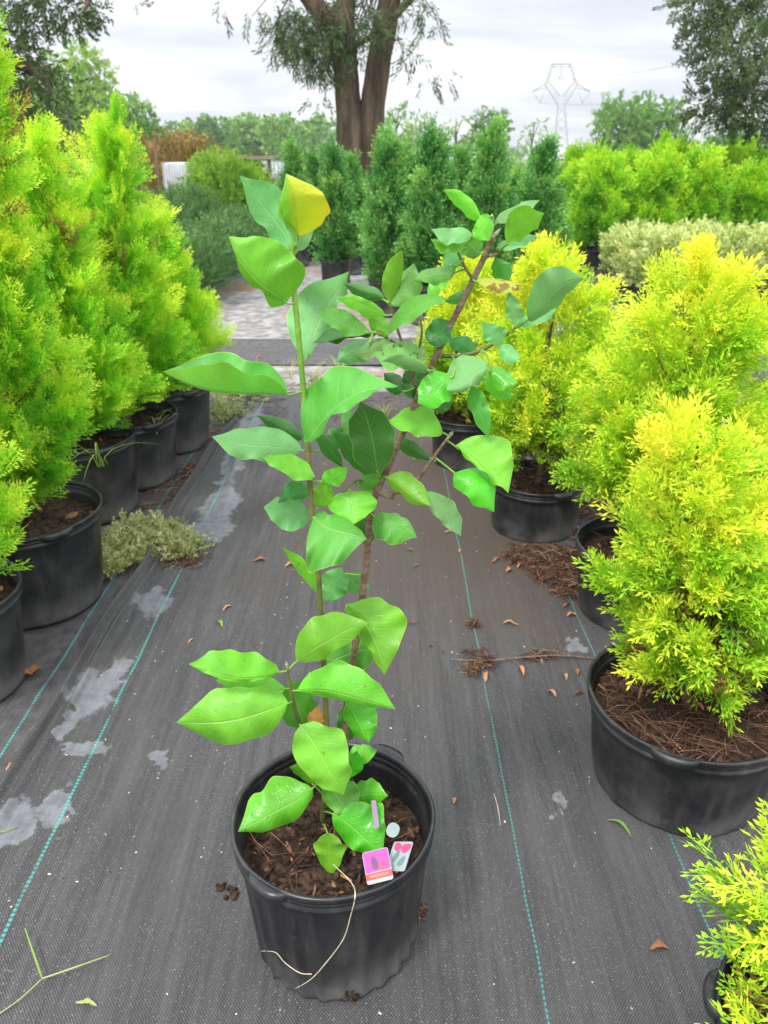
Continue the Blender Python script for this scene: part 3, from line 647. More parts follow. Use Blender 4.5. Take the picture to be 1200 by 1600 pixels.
LV = [ # base, tip, half widths left/right of the midrib (px), their depth, bow, depth offsets, bow depth, kind, peak
 (458,392,374,276,19,28,18,-22,-6,0,.03,.01,'p',.50), (466,372,447,274,20,44,10,24,-4,-.01,-.05,-.02,'y',.50), (464,392,488,292,8,20,0,14,6,.03,.06,0,'p',.5),
 (461,384,434,312,5,6,2,2,-3,-.02,-.03,0,'b',.5), (462,384,445,300,4,7,0,6,2,-.02,-.02,0,'p',.5),
 (448,474,357,372,7,60,12,-42,15,-.02,-.05,-.01,'b',.36), (478,562,546,424,50,17,20,-12,9,.02,.05,.02,'p',.52),
 (574,520,497,489,13,20,-10,14,4,-.01,-.03,0,'m',.55), (583,525,489,536,4,25,4,14,-4,.02,.0,0,'d',.5), (578,533,533,562,14,12,0,6,0,-.01,-.02,0,'p',.55),
 (607,473,629,393,14,11,-6,8,3,0,-.02,0,'b',.5), (613,476,642,418,14,24,4,-6,-2,0,.0,0,'s',.5), (601,469,546,449,8,9,4,6,-4,.02,.03,0,'d',.5),
 (602,493,537,472,12,8,6,-8,-4,0,-.02,0,'b',.5), (606,522,702,470,18,12,20,-14,10,-.01,-.02,-.02,'m',.5), (606,520,579,498,9,12,0,6,0,.01,0,0,'b',.5),
 (664,561,594,553,20,22,-10,10,2,-.01,-.03,0,'s',.5), (672,579,607,567,7,8,8,-8,-3,-.03,-.05,0,'p',.5), (607,531,560,548,11,7,0,8,3,0,-.02,0,'s',.5),
 (630,612,604,588,10,12,0,8,0,.03,.04,0,'d',.5), (668,535,702,508,16,14,8,-6,0,.02,.03,0,'d',.5), (640,610,655,572,14,16,0,8,0,.04,.05,0,'d',.5),
 (752,343,700,303,7,10,6,-8,-3,.02,.0,0,'b',.5), (767,338,742,366,12,10,8,-4,3,.01,0,0,'b',.5), (772,352,834,320,9,12,8,-12,5,.02,.0,0,'p',.5),
 (792,382,851,333,23,11,-12,12,4,.0,-.03,0,'b',.5), (738,370,682,360,12,11,-8,10,4,.01,-.02,0,'p',.45), (727,388,680,376,14,6,-8,8,-3,.01,-.01,0,'b',.5),
 (752,396,726,374,12,12,6,-4,0,.03,.03,0,'m',.5), (776,388,832,374,8,10,10,-8,4,.03,.02,0,'p',.5), (713,414,655,433,11,13,-8,12,7,.01,-.02,0,'m',.5),
 (722,416,700,390,13,11,4,4,0,.03,.03,0,'p',.5), (774,402,792,436,12,10,0,4,0,.05,.05,0,'m',.5), (745,440,810,450,11,15,12,-10,5,.01,.0,0,'o',.5),
 (735,459,700,470,6,5,4,4,-3,.03,.03,0,'m',.5), (700,432,672,458,8,10,0,4,0,.05,.05,0,'b',.5), (825,500,912,436,29,14,-14,10,8,.01,-.03,-.02,'p',.6), (806,513,866,482,11,7,6,-6,-3,.03,.03,0,'p',.5),
 (804,511,796,464,6,14,6,12,0,.0,.0,0,'p',.5), (781,543,757,510,12,16,-8,10,-4,.01,-.01,0,'p',.5), (781,542,809,557,9,12,6,-6,0,.01,-.01,0,'p',.5),
 (764,568,707,603,12,34,-10,14,6,-.01,-.05,0,'p',.55), (745,553,705,530,10,12,0,6,0,.05,.05,0,'d',.5), (707,588,660,623,18,20,-6,6,2,-.03,-.05,0,'g',.52), (764,580,803,596,12,14,8,-4,0,.0,-.02,0,'g',.5), (754,590,795,618,10,9,0,6,0,.03,.02,0,'b',.5),
 (737,600,764,683,13,10,-8,8,-5,.0,-.03,-.01,'m',.5), (662,596,636,614,10,12,0,6,0,.04,.03,0,'d',.5), (704,612,682,642,9,9,0,0,0,.04,.04,0,'d',.5), (712,560,742,590,9,10,0,6,0,.05,.05,0,'d',.5),
 (692,676,606,656,18,24,-6,10,-5,.02,.0,0,'b',.5), (672,716,604,682,10,9,6,4,0,.05,.04,0,'d',.5),
 (478,690,623,602,52,12,22,-16,16,-.03,-.07,-.02,'m',.45), (450,617,255,582,-30,54,-34,20,22,-.02,-.04,-.02,'m',.50), (472,704,331,682,20,28,-10,14,10,-.01,-.06,-.01,'p',.55),
 (491,745,407,712,13,16,-8,8,-2,-.03,-.05,0,'b',.48), (475,686,402,652,12,11,6,6,-3,.02,.02,0,'d',.5), (487,672,530,727,9,9,4,4,3,.02,.02,0,'d',.5), (512,700,532,672,10,12,0,0,0,.05,.05,0,'d',.5),
 (590,744,520,679,15,26,6,-6,-3,.02,.02,0,'d',.5), (590,739,563,626,30,30,-6,-6,-4,-.01,-.04,0,'d',.5), (552,682,540,644,9,10,4,0,0,.05,.05,0,'p',.5),
 (604,746,664,784,22,9,-6,10,-3,.0,-.05,0,'b',.5), (665,770,720,840,18,12,8,-8,5,-.01,-.04,0,'p',.5), (712,698,794,772,44,9,-6,-26,9,-.03,-.06,0,'b',.5),
 (709,738,772,798,24,20,6,-6,6,-.03,-.06,-.01,'g',.5), (503,752,538,735,9,11,0,6,0,-.01,-.03,0,'b',.5), (548,768,552,812,27,26,-4,-4,0,.0,-.04,0,'b',.36),
 (492,770,442,783,5,17,4,8,-3,.01,.0,0,'d',.5), (487,806,412,792,22,22,-4,8,3,.02,.01,0,'p',.5), (498,792,510,758,12,12,0,4,0,.0,-.01,0,'b',.5),
 (489,808,573,843,20,58,14,-16,-6,-.02,-.07,-.01,'m',.42), (504,938,440,856,7,12,4,-6,-3,.01,-.02,0,'b',.5), (513,940,530,893,20,16,4,-4,0,.04,.04,0,'p',.5),
 (532,898,572,918,12,14,0,6,0,.05,.05,0,'p',.5), (541,946,600,1054,48,16,-4,14,12,.0,-.05,-.01,'b',.45), (463,1034,576,975,34,18,-6,6,8,-.03,-.05,-.01,'b',.48),
 (508,1032,590,1012,24,30,4,0,0,.05,.04,0,'m',.5), (464,1079,618,1108,40,12,-8,10,9,-.03,-.06,-.02,'b',.48), (437,1050,295,1038,6,36,8,-8,12,-.04,-.05,-.01,'b',.48),
 (446,1076,336,1062,16,14,0,6,0,-.02,-.02,0,'b',.5), (452,1068,476,1132,22,30,6,0,0,.0,.01,0,'m',.5), (450,1099,276,1131,36,40,-8,-4,7,-.03,-.06,-.02,'b',.48),
 (500,1140,495,1110,13,11,4,-4,0,.0,.0,0,'x',.5), (541,1100,571,1153,22,15,-4,4,3,.0,-.03,0,'g',.5), (541,1160,548,1108,14,10,0,0,0,.06,.06,0,'d',.5),
 (470,1134,537,1244,36,32,-6,-4,6,-.03,-.08,-.01,'b',.42), (504,1208,553,1291,27,18,0,4,0,.0,-.04,0,'m',.5), (489,1231,372,1298,24,34,-4,6,4,-.04,-.10,0,'g',.5),
 (520,1272,598,1337,40,24,-4,0,4,-.03,-.08,0,'g',.5), (511,1300,516,1358,17,16,0,0,0,-.06,-.08,0,'b',.5), (546,1243,598,1243,14,16,6,-4,0,.0,-.02,0,'g',.5),
 (545,1180,583,1176,10,9,6,-4,0,.03,.02,0,'b',.5), (546,1217,556,1180,10,12,0,4,0,.0,.0,0,'g',.5), (494,1222,458,1200,9,12,4,0,0,.01,.0,0,'g',.5),
 (583,806,642,836,16,25,4,-6,0,.02,-.01,0,'m',.5), (583,846,534,806,14,17,4,-4,0,.05,.04,0,'d',.5), (560,760,592,738,9,11,0,6,0,.02,.02,0,'m',.5),
]
for i, a in enumerate(LV):
    add_leaf(*a[:12], kind=a[12], pk=a[13], idx=i)

# pale root hanging over the pot wall
def potsurf(px, py):                                         # where a sight line meets the outer pot wall
    r = ray(px, py); o = np.array((0, 0, H)); best = None
    for k in range(600):
        t = .8+k*.0022; p = o+r*t; z = p[2]-.004; rr = .1535+(.1765-.151)*max(0, min(1, z/.301))+.0015+(.008 if z > .27 else 0)
        if math.hypot(p[0]-HX, p[1]-HY) < rr and z < .303: return p-RO
    return o+r*1.2-RO
m = MB()
m.tube([hp(520, 1350, -.10), hp(548, 1378, -.13)]+[potsurf(*q) for q in ((555, 1398), (548, 1430), (536, 1468), (508, 1506), (486, 1530), (461, 1545))], [.0006, .0009, .001, .001, .0009, .0009, .0008, .0005], 6, 0, 5)
m.tube([potsurf(*q) for q in ((407, 1486), (430, 1488), (445, 1504), (468, 1520), (487, 1522))], [.0004, .0007, .0008, .0008, .0008], 6, 0, 5)
tag(m.build('loose_root', M_ROOT, loc=tuple(RO)), 'thin pale root hanging forked down the front of the magnolia pot', 'root')

m = MB(); rs = random.Random(3)
for q in range(16):
    c = potsurf(548+rs.uniform(-15, 14), 1556+rs.uniform(-6, 8)); c[2] = max(.004, c[2]); m.tube([c-np.array((.003, 0, 0)), c, c+np.array((.003, 0, 0))], [.0012, .0030, .0012], 6, 0, 2, t=.1)
m.build('spilled_soil', M_SOIL, root)
# care tags lying in the pot
def flat(name, c, nl=.6): return simple(name, c, tuple(min(1, x*1.15) for x in c), 40, .35, .45, .05)
M_MAG, M_WHT, M_PINK, M_ORG, M_SIL, M_LILAC, M_DKM = flat('tag_magenta', (.33, .05, .27)), flat('tag_white', (.27, .32, .33)), flat('tag_pink', (.45, .06, .16)), flat('tag_orange', (.52, .06, .035)), flat('tag_silver', (.13, .19, .19)), flat('tag_lilac', (.22, .15, .24)), flat('tag_dark_magenta', (.13, .05, .12))
def card(root_, name, poly, z, th, mat):
    m = MB(); n = len(poly); V = [(x, y, z) for x, y in poly]+[(x, y, z+th) for x, y in poly]
    F = [list(range(n))[::-1], list(range(n, 2*n))]+[[i, (i+1) % n, n+(i+1) % n, n+i] for i in range(n)]
    m.add(V, F); return m.build(name, mat, root_, smooth=False)
def rrect(w, h, r=.004, cx=0, cy=0):
    P = []
    for qx, qy, a0 in ((1, 1, 0), (-1, 1, 90), (-1, -1, 180), (1, -1, 270)):
        for k in range(4): a = math.radians(a0+k*30); P.append((cx+qx*(w/2-r)+r*math.cos(a), cy+qy*(h/2-r)+r*math.sin(a)))
    return P
def petal(cx, cy, a, L, W):
    P = []
    for k in range(14):
        t = 2*math.pi*k/14; x = L/2*math.cos(t)+L/2; y = W/2*math.sin(t)*(1-.25*math.cos(t)); P.append((cx+x*math.cos(a)-y*math.sin(a), cy+x*math.sin(a)+y*math.cos(a)))
    return P
def put_text(txt, size, mat, parent, x, y, z):
    cu = bpy.data.curves.new('lettering', 'FONT'); cu.body = txt; cu.size = size; cu.align_x = 'CENTER'; cu.align_y = 'CENTER'; cu.extrude = .0001
    o = bpy.data.objects.new('tmp', cu); C.objects.link(o); bpy.context.view_layer.update()
    me = bpy.data.meshes.new_from_object(o.evaluated_get(bpy.context.evaluated_depsgraph_get())); bpy.data.objects.remove(o)
    me.materials.clear(); me.materials.append(mat); t = link('lettering', me, parent); t.location = (x, y, z); return t
p = at(590, 1353, .893)
tg = tag(empty('plant_tag', p), 'plant tag with magenta flower and orange band, front one in the magnolia pot', 'plant tag')
tg.rotation_euler = (math.radians(20), math.radians(-10), math.radians(8)); tg.scale = (.92, .92, .92)
card(tg, 'card', rrect(.047, .056), 0, .0007, M_WHT)
card(tg, 'flower_picture', rrect(.045, .036, .003, 0, .009), .0007, .0002, M_MAG)
card(tg, 'petal', petal(-.003, -.006, 1.7, .024, .012), .0010, .0002, M_DKM); card(tg, 'petal', petal(.002, -.007, .7, .020, .013), .0010, .0002, M_PINK)  # printed petals, one dark magenta and one pink
card(tg, 'orange_band', rrect(.047, .011, .001, 0, -.016), .0008, .0002, M_ORG)
put_text('MAGNOLIA', .0065, M_WHT, tg, 0, -.016, .0012)
p = at(624, 1338, .918)
tg = tag(empty('plant_tag', p), 'paler plant tag with pink petals standing behind the magenta one in the magnolia pot', 'plant tag')
tg.rotation_euler = (math.radians(14), math.radians(-24), math.radians(-24)); tg.scale = (.85, .85, .85)
card(tg, 'card', rrect(.045, .062), 0, .0007, M_WHT)
card(tg, 'petal', petal(.0, .012, .5, .024, .020), .0009, .0002, M_PINK); card(tg, 'petal', petal(-.004, .012, 2.2, .020, .016), .0011, .0002, M_PINK)
card(tg, 'petal', petal(-.010, -.012, 1.3, .026, .010), .0012, .0002, M_SIL); card(tg, 'petal', petal(.004, -.020, 1.1, .022, .012), .0014, .0002, M_SIL)
p = at(586, 1272, .985)
tg = tag(empty('tag_stake', p), 'lilac plastic stake sticking out of the mulch in the magnolia pot', 'stake'); tg.rotation_euler = (math.radians(35), .1, .25)
card(tg, 'strip', rrect(.009, .045, .002), 0, .0010, M_LILAC)
p = at(614, 1297, .955)
tg = tag(empty('tag_end', p), 'round grey-green plastic tag end half buried by the stake in the magnolia pot', 'plant tag'); tg.rotation_euler = (math.radians(30), .1, -.5)
card(tg, 'strip', rrect(.022, .024, .010), 0, .0010, M_SIL)

# ------------------------------------------------------------------ nursery plants along both sides
def add_pot(parent, rt, rb, h, handles, mat, seed, soil, straw, n=72, nch=150):
    pm_, ph_ = make_pot(rt, rb, h, handles=handles, n=n)
    p_ = pm_.build('pot', mat, parent)
    for hb in ph_: hb.build('grip', mat, p_)
    r = rt-.018
    s_, c_ = make_soil(r, soil, seed, nch, straw, .02)
    s2 = s_.build('soil', M_SOIL, parent); tag(c_.build('mulch', M_STRAW if straw > 100 else M_MULCH, s2, smooth=False), kind='stuff')
def tree_in_pot(name, loc, rz, label, group, cat, pot, crown_args, trunk_args, tmat, cmat, handles=(-1.0, 2.1), straw=30, extra=None, soilk=.80, n=72, pmat=None, nch=150):
    rt, rb, h = pot; t = tag(empty(name, loc), label, cat, group)
    add_pot(t, rt, rb, h, handles, pmat or M_POT2, int(abs(loc[0]*100)), h*soilk, straw, n, nch)
    if cat == 'potted shrub':
        mm = MB(); rs = random.Random(5+int(loc[1]*10)); r0 = pot[0]-.03
        for q in range(60):
            a = rs.uniform(0, 6.28); d = r0*math.sqrt(rs.random())*.95; L = rs.uniform(.012, .045)
            d = min(d, r0-.4*L); chip(mm, np.array((d*math.cos(a), d*math.sin(a), h*soilk+.02*(1-(d/r0)**2)+rs.uniform(.006, .014))), L, L*rs.uniform(.2, .4), .0015, rs.uniform(0, 6.3), rs.uniform(-.3, .3), rs.uniform(-.4, .4), rs.choice((.3, .5, .6, .95)), rs.uniform(-.1, .2))
        tag(mm.build('dead_leaves', M_MULCH, t, smooth=False), kind='stuff')
    tm = trunk_mb(*trunk_args[0], **trunk_args[1]); tm.build('trunk', tmat, t)
    me = crown(mat=cmat, **crown_args); c = link('crown', me, t)
    if extra: extra(t)
    return t
# left row: tall green arborvitae, a little crown variety each
GL = 'tall green arborvitae in black pots along the left of the walkway'
LT = [ (-1.19, 1.78, (.205, .160, .31), .40, 1.55, .20, 'green arborvitae mostly out of frame, its pot the lowest cut by the left photo edge', 3, (-.12, 0), 800),
       (-1.17, 2.256, (.250, .205, .333), .42, 1.84, .195, 'tallest green arborvitae, its red-brown stem rising from the big pot second in the left row', 5, (.17, -.02), 1350),
       (-1.269, 2.987, (.245, .215, .33), .42, 1.47, .285, 'broad bushy green arborvitae in the third black pot of the left row, counting from nearest', 7, (.05, 0), 1500),
       (-1.17, 3.34, (.233, .193, .31), .42, 1.53, .275, 'pointed green arborvitae in the fourth black pot of the left row, counting from nearest', 11, (.13, 0), 1350),
       (-1.109, 3.799, (.234, .191, .322), .44, 1.14, .265, 'green arborvitae at the far end of the left row, fifth pot from the nearest', 13, (.05, 0), 1100)]
for i, (x, y, pt, z0, z1, R, lab, sd_, lean, n) in enumerate(LT):
    def ex(t, i=i, z1=z1, R=R, lean=lean):
        if i in (1, 2, 3):                                   # a few browned inner sprays
            me = crown('dead_sprays', FR_GG, M_DEADF, 22, .8, z1-.35, R*.5, lambda h: .8, 90+i, 6, .3, tint0=.6, lean=lean); link('dead_sprays', me, t)
    tree_in_pot('potted_arborvitae', (x, y, .003), 0, lab, GL, 'potted tree', pt,
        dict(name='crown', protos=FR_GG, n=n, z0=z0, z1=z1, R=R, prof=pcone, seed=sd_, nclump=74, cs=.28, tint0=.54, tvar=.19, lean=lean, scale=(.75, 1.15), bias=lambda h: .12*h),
        ((pt[2]*.8, z1-.1, .017, .008, sd_), dict(limbs=20, R=R, prof=pconi, lean=lean)), M_REDTRUNK if i < 3 else M_WOODY, M_GG, handles=(-.75, 2.4, -2.3), straw=0, extra=ex, pmat=M_POT2)
# one more behind the left row to close the green wall
for x, y, z1, lab, sd_ in ((-1.62, 2.72, 1.38, 'green arborvitae behind the second and third pots of the left row', 17), (-1.62, 3.75, 1.0, 'low green arborvitae standing behind the left row between its last two pots', 19)):
    tree_in_pot('potted_arborvitae', (x, y, -.002), 0, lab, GL, 'potted tree', (.22, .19, .30),
        dict(name='crown', protos=FR_GG, n=900, z0=.38, z1=z1, R=.30, prof=pcone, seed=sd_, nclump=50, cs=.32, tint0=.45, tvar=.13, scale=(.8, 1.2), bias=lambda h: .12*h),
        ((.24, z1-.1, .015, .008, sd_), dict(limbs=10, R=.25, prof=pconi)), M_WOODY, M_GG, straw=0)
# right row: golden cypresses
GR = 'golden conifers in black pots along the right of the walkway'
RT = [ (.703, 1.428, (.231, .193, .249), .31, .905, .190, 'golden conifer in the wide low black pot, dead needles heaped round its stem', 23, (-.10, 0), 880, (-2.05, 1.0), 1.0),
       (.818, 2.18, (.205, .171, .251), .43, 1.12, .285, 'tall broad golden conifer just behind the wide low pot, brown straw beside its pot', 29, (.09, .0), 1350, (-2.6, .5), 1.05),
       (.607, 2.814, (.186, .170, .217), .34, 1.09, .285, 'rounded golden conifer whose black pot stands clear beyond the brown straw heap', 31, (-.01, 0), 1150, (-1.2, 2.0), 1.1),
       (.655, .665, (.18, .155, .25), .27, .60, .20, 'low golden conifer in the bottom right corner, its pot cut by the photo edge', 37, (-.0, 0.05), 420, (2.75, -.6), .95),
       (1.42, 2.30, (.20, .17, .25), .28, 1.02, .34, 'golden conifer at the right edge behind the broad one', 41, (0, 0), 1000, (-1.2,), 1.1),
       (.40, 3.55, (.18, .16, .24), .30, .98, .25, 'golden conifer farther back, half hidden behind the magnolia leaves and rounded conifer', 43, (0, 0), 800, (-1.2,), 1.2)]
for i, (x, y, pt, z0, z1, R, lab, sd_, lean, n, hd, sc) in enumerate(RT):
    def ex(t, i=i, R=R, z0=z0):
        me = crown('dead_sprays', FR_GO, M_DEADF, 110, z0-.02, z0+.26, R*.62, lambda h: .9-.3*h, 70+i, 14, .3, (-.5, .6), tint0=.35, inner=.5, droopy=.5); link('dead_sprays', me, t)
    tree_in_pot('potted_cypress', (x, y, .003), 0, lab, GR, 'potted shrub', pt,
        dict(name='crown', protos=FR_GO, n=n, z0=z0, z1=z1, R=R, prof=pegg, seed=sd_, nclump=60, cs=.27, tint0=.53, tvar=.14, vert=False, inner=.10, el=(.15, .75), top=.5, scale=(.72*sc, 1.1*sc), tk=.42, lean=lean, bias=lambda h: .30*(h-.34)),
        ((pt[2]*.78, z1-.05, .012, .010, sd_), dict(limbs=26, R=R*.95, lr=.0042, prof=pegg, lean=lean)), M_WOODY, M_GOLD, handles=hd, straw=620 if i == 0 else 320, extra=ex, soilk=.74, n=96 if i == 0 else 72, nch=60)

# ------------------------------------------------------------------ rows farther back
def instance_tree(src, loc, rz, sc, label, group):
    t = copy_tree(src); t.location = tuple(loc); t.rotation_euler = (0, 0, rz); t.scale = sc; t['label'] = label; t['group'] = group; return t
def far_tree(name, cat, group, label, protos, mat, n, z0, z1, R, prof, seed, pot, loc, nclump=50, **k):
    t = tag(empty(name, loc), label, cat, group)
    if pot:
        pm_, _ = make_pot(*pot, n=40); pm_.build('pot', M_POT2, t)
        s_, _ = make_soil(pot[0]-.018, pot[2]*.85, seed, 0, 0); s_.build('soil', M_SOIL, t)
    trunk_mb(pot[2]*.8 if pot else 0, z1*.93, .018, .01, seed, 14, R, prof=prof).build('trunk', M_WOODY, t)
    link('crown', crown('crown', protos, mat, n, z0, z1, R, prof, seed, nclump, **k), t); return t
GE = 'dark green columnar arborvitae in a row before the big tree'
E_SPOTS = [(458, 11.0, 1.00, 'emerald green column, leftmost of the row, standing farthest back'), (520, 9.0, 1.0, 'emerald green column second from the left, in front of the big double trunk'), (551, 10.2, .90, 'slim short emerald column tucked against the left side of the big trunk'),
           (605, 7.4, 1.03, 'emerald green column just right of the big trunk, browned low inside'), (676, 7.0, 1.05, 'emerald green column in the middle of the row, widest and tallest in view'), (724, 8.3, .93, 'emerald column set back between the two tallest ones right of the big trunk'),
           (768, 7.1, 1.06, 'emerald green column behind the magnolia shoot tip'), (812, 8.4, .80, 'short dull emerald column in the gap before the last one'), (851, 7.5, .98, 'emerald green column last on the right, next to the lime green hedge'),
           (640, 8.6, .95, 'emerald column half hidden behind the ones right of the big trunk'), (490, 11.6, .92, 'emerald column behind the two leftmost of the row')]
EV = [far_tree('columnar_arborvitae', 'tree', GE, E_SPOTS[k][2+1], FR_LO, M_EMER, 1000, .30, 1.58, .21, pcol, 60+k, (.19, .17, .33), (0, 0, 0), 60, cs=.30, el=(.7, 1.15), top=.2, scale=(.8, 1.15), tint0=.5, tvar=.13) for k in range(3)]
for k, (px, Y, s_, lab) in enumerate(E_SPOTS):
    loc = (float(at(px, 240, Y)[0]), Y, .0)
    if k < 3: t = EV[k]; t.location = loc; t.scale = (.92, .92, s_*.96)
    else: t = instance_tree(EV[k % 3], loc, k*1.3, (.92, .92, s_*.97), lab, GE)
GLM = 'lime green conifers massed on the right'
LIM = []; r_ = random.Random(4)
words = ['first', 'second', 'third', 'fourth', 'fifth', 'sixth', 'seventh', 'eighth']
for row, (Y, n, x0) in enumerate(((10.4, 7, 2.72), (11.6, 7, 2.75), (13.2, 7, 3.1))):
    for j in range(n):
        loc = (x0+j*.66+r_.uniform(-.08, .08), Y+r_.uniform(-.2, .2)+.1*j, 0); lab = 'bushy lime green conifer, %s from the left in the %s row of the right-hand mass' % (words[j], ('front', 'middle', 'back')[row])
        if len(LIM) < 3: t = far_tree('lime_arborvitae', 'tree', GLM, lab, FR_LO, M_LIME, 1050, .33, 1.42, .38, lambda h: min(1, (1-h)**.5*1.1)*(.6+.4*min(1, h/.15)), 80+len(LIM), (.19, .17, .30), loc, 46, cs=.27, el=(.6, 1.1), scale=(.9, 1.4), tint0=.52, tvar=.16, bias=lambda h: .34*(h-.4)); LIM.append(t)
        else: t = instance_tree(LIM[(row*7+j) % 3], loc, r_.uniform(0, 6), (1, 1, r_.uniform(.86, 1.08)+.05*row), lab, GLM)
def fr_leafy(seed, L=.12, n=12, ll=.035, lw=.014, spread=.9, jit=.3):
    r = np.random.default_rng(seed); Q, Tt = [], []
    Q.append(kite(np.zeros(3), np.array((L, 0, 0.)), np.array((0, 0, 1.)), .003)); Tt.append((.1, .1, .1, .1))
    for i in range(n):
        u = .15+.85*i/n; a = (1 if i % 2 else -1)*r.uniform(.5, 1)*spread*(1-.4*u); d = np.array((math.cos(a), math.sin(a), r.normal(0, jit)))*ll*r.uniform(.7, 1.15)
        o = np.array((L*u, 0, 0)); t0 = r.uniform(.25, .75); Q.append(kite(o+d*.1, o+d, np.array((r.normal(0, .6), r.normal(0, .6), 1.)), lw*r.uniform(.8, 1.2))); Tt.append((t0, t0, t0+.1, t0))
    return np.array(Q), np.array(Tt)
FR_VA = [fr_leafy(100+i, .11, 14, .035, .015) for i in range(4)]
FR_DK = [fr_leafy(110+i, .20, 18, .032, .010, .8) for i in range(4)]
FR_BR = [fr_leafy(120+i, .25, 12, .075, .032, 1.0, .5) for i in range(4)]
pball = lambda h: math.sqrt(max(0, 1-(2*h*.9-.75)**2)) if h < .98 else .2
GV = 'pale variegated shrubs in pots'
VS = []
for row, (Y, n, x0) in enumerate(((8.0, 5, 2.68), (8.9, 5, 2.80))):
    for j in range(n):
        loc = (x0+j*.62+r_.uniform(-.05, .05), Y-.12*j, 0); lab = 'pale cream-edged rounded shrub, %s from the left in its %s row' % (words[j], ('front', 'back')[row])
        if len(VS) < 2: t = far_tree('variegated_shrub', 'shrub', GV, lab, FR_VA, M_VARI, 1500, .24, .72, .37, pball, 140+len(VS), (.15, .13, .26), loc, 46, cs=.34, el=(.4, 1.1), vert=False, scale=(.8, 1.1), tint0=.5, tvar=.1, tk=.7); VS.append(t)
        else: t = instance_tree(VS[(row+j) % 2], loc, r_.uniform(0, 6), (1, 1, r_.uniform(.95, 1.06)), lab, GV)
GD = 'dark green low shrubs in pots lining the left side of the path'
DS = []
for row, (x0, n, sc) in enumerate(((-1.98, 7, .76), (-2.75, 7, 1.04), (-3.5, 5, 1.08))):
    for j in range(n):
        loc = (x0+r_.uniform(-.06, .06)-.01*j, 8.05+j*.72, 0); lab = 'dark green fine-leaved shrub, %s from the front in the %s line beside the path' % (words[j], ('nearest', 'second', 'third')[row])
        if len(DS) < 2: t = far_tree('dark_shrub', 'shrub', GD, lab, FR_DK, M_DKSH, 1100, .24, .85, .42, pball, 150+len(DS), (.17, .15, .28), loc, 44, cs=.36, el=(.6, 1.25), vert=False, scale=(.8, 1.2), tint0=.5, tvar=.12, tk=.5); DS.append(t)
        else: t = instance_tree(DS[(row+j) % 2], loc, r_.uniform(0, 6), (1, 1, sc), lab, GD)
        if t is DS[0] or t is DS[-1]: t.scale = (1, 1, sc)
GB = 'light green leafy shrubs behind the dark ones'
BS = []
for j, (px, Y) in enumerate(((322, 15.5), (352, 14.6), (380, 15.2), (338, 17), (392, 17))):
    loc = (float(at(px, 250, Y)[0]), Y, 0); lab = 'light green broad-leaved shrub, %s from the left behind the dark low shrubs' % words[j] if j < 3 else ('light green broad-leaved shrub set back in the second line' if j == 3 else 'light green broad-leaved shrub closest to the emerald columns')
    if not BS: t = far_tree('leafy_shrub', 'shrub', GB, lab, FR_BR, M_BROAD, 380, .3, 1.16, .36, lambda h: .55+.45*math.sin(math.pi*min(1, h*.9+.1)), 170, None, loc, 26, cs=.4, el=(.6, 1.3), vert=False, scale=(.8, 1.3), tint0=.55, tvar=.12); BS.append(t)
    else: t = instance_tree(BS[0], loc, j*1.7, (1, 1, (1, 1.1, .9, 1.12, 1.0)[j]), lab, GB)
for px, Y, z1, lab in ((262, 20, 1.80, 'rusty brown-leaved shrub beyond the left row'), (300, 21, 1.75, 'low rusty shrub to the right of the larger rusty one')):
    far_tree('rusty_shrub', 'shrub', 'rusty brown shrubs beyond the left row', lab, FR_BR, M_RUST, 420, .5, z1, .8, pball, int(px), None, (float(at(px, 240, Y)[0]), Y, 0), 26, cs=.4, el=(.4, 1.2), vert=False, scale=(1, 1.5))

# ------------------------------------------------------------------ trees
def blob_sprays(protos, mat, blobs, droop, seed, scale, tint0=.5, name='crown', spin=.6):
    """blobs: (centre, radius, count) in tree-local metres"""
    r = np.random.default_rng(seed); P, D, Tn = [], [], []
    for c, R, n in blobs:
        v = r.normal(0, 1, (n, 3)); v /= np.linalg.norm(v, axis=1, keepdims=True); q = v*(R*r.random((n, 1))**.5)*np.array((1, 1, .75))
        P.append(np.asarray(c)+q); d = v*.8+r.normal(0, spin, (n, 3)); d[:, 2] -= droop; D.append(d); Tn.append(np.full(n, tint0+r.normal(0, .06))+r.normal(0, .12, n))
    P, D, Tn = np.concatenate(P), np.concatenate(D), np.concatenate(Tn); n = len(P)
    return scatter(name, protos, P, D, r.normal(0, 1, (n, 3)), r.uniform(scale[0], scale[1], n), Tn, mat, .3)
FR_OAK = [fr_leafy(200+i, .34, 16, .12, .020, .75, .35) for i in range(4)]
FR_OAK2 = [fr_leafy(210+i, .26, 16, .085, .030, .9, .5) for i in range(4)]
FR_TW = [fr_leafy(220+i, 1.0, 34, .22, .12, 1.1, .7) for i in range(4)]
TX = np.array((float(at(565, 330, 12)[0]), 12.0, 0.))
def tp(px, py, Y=12.0, o=TX): return at(px, py, Y)-o
t = tag(empty('oak_tree', TX), 'large tree with a double furrowed trunk rising behind the emerald columns', 'tree', 'big shade trees')
m = MB()
pp = .0092
m.tube([np.array((-.06, 0, 0)), np.array((-.06, 0, .35)), tp(550, 300), tp(549, 240), tp(544, 160), tp(539, 90), tp(536, 50), tp(541, 0), tp(548, -90), tp(556, -220)], [.34, .28, 23.8*pp, 22.0*pp, 18.5*pp, 17.6*pp, 16.7*pp, 14.1*pp, 13*pp, 8*pp], 18, 0, 6, True, .3, .05)
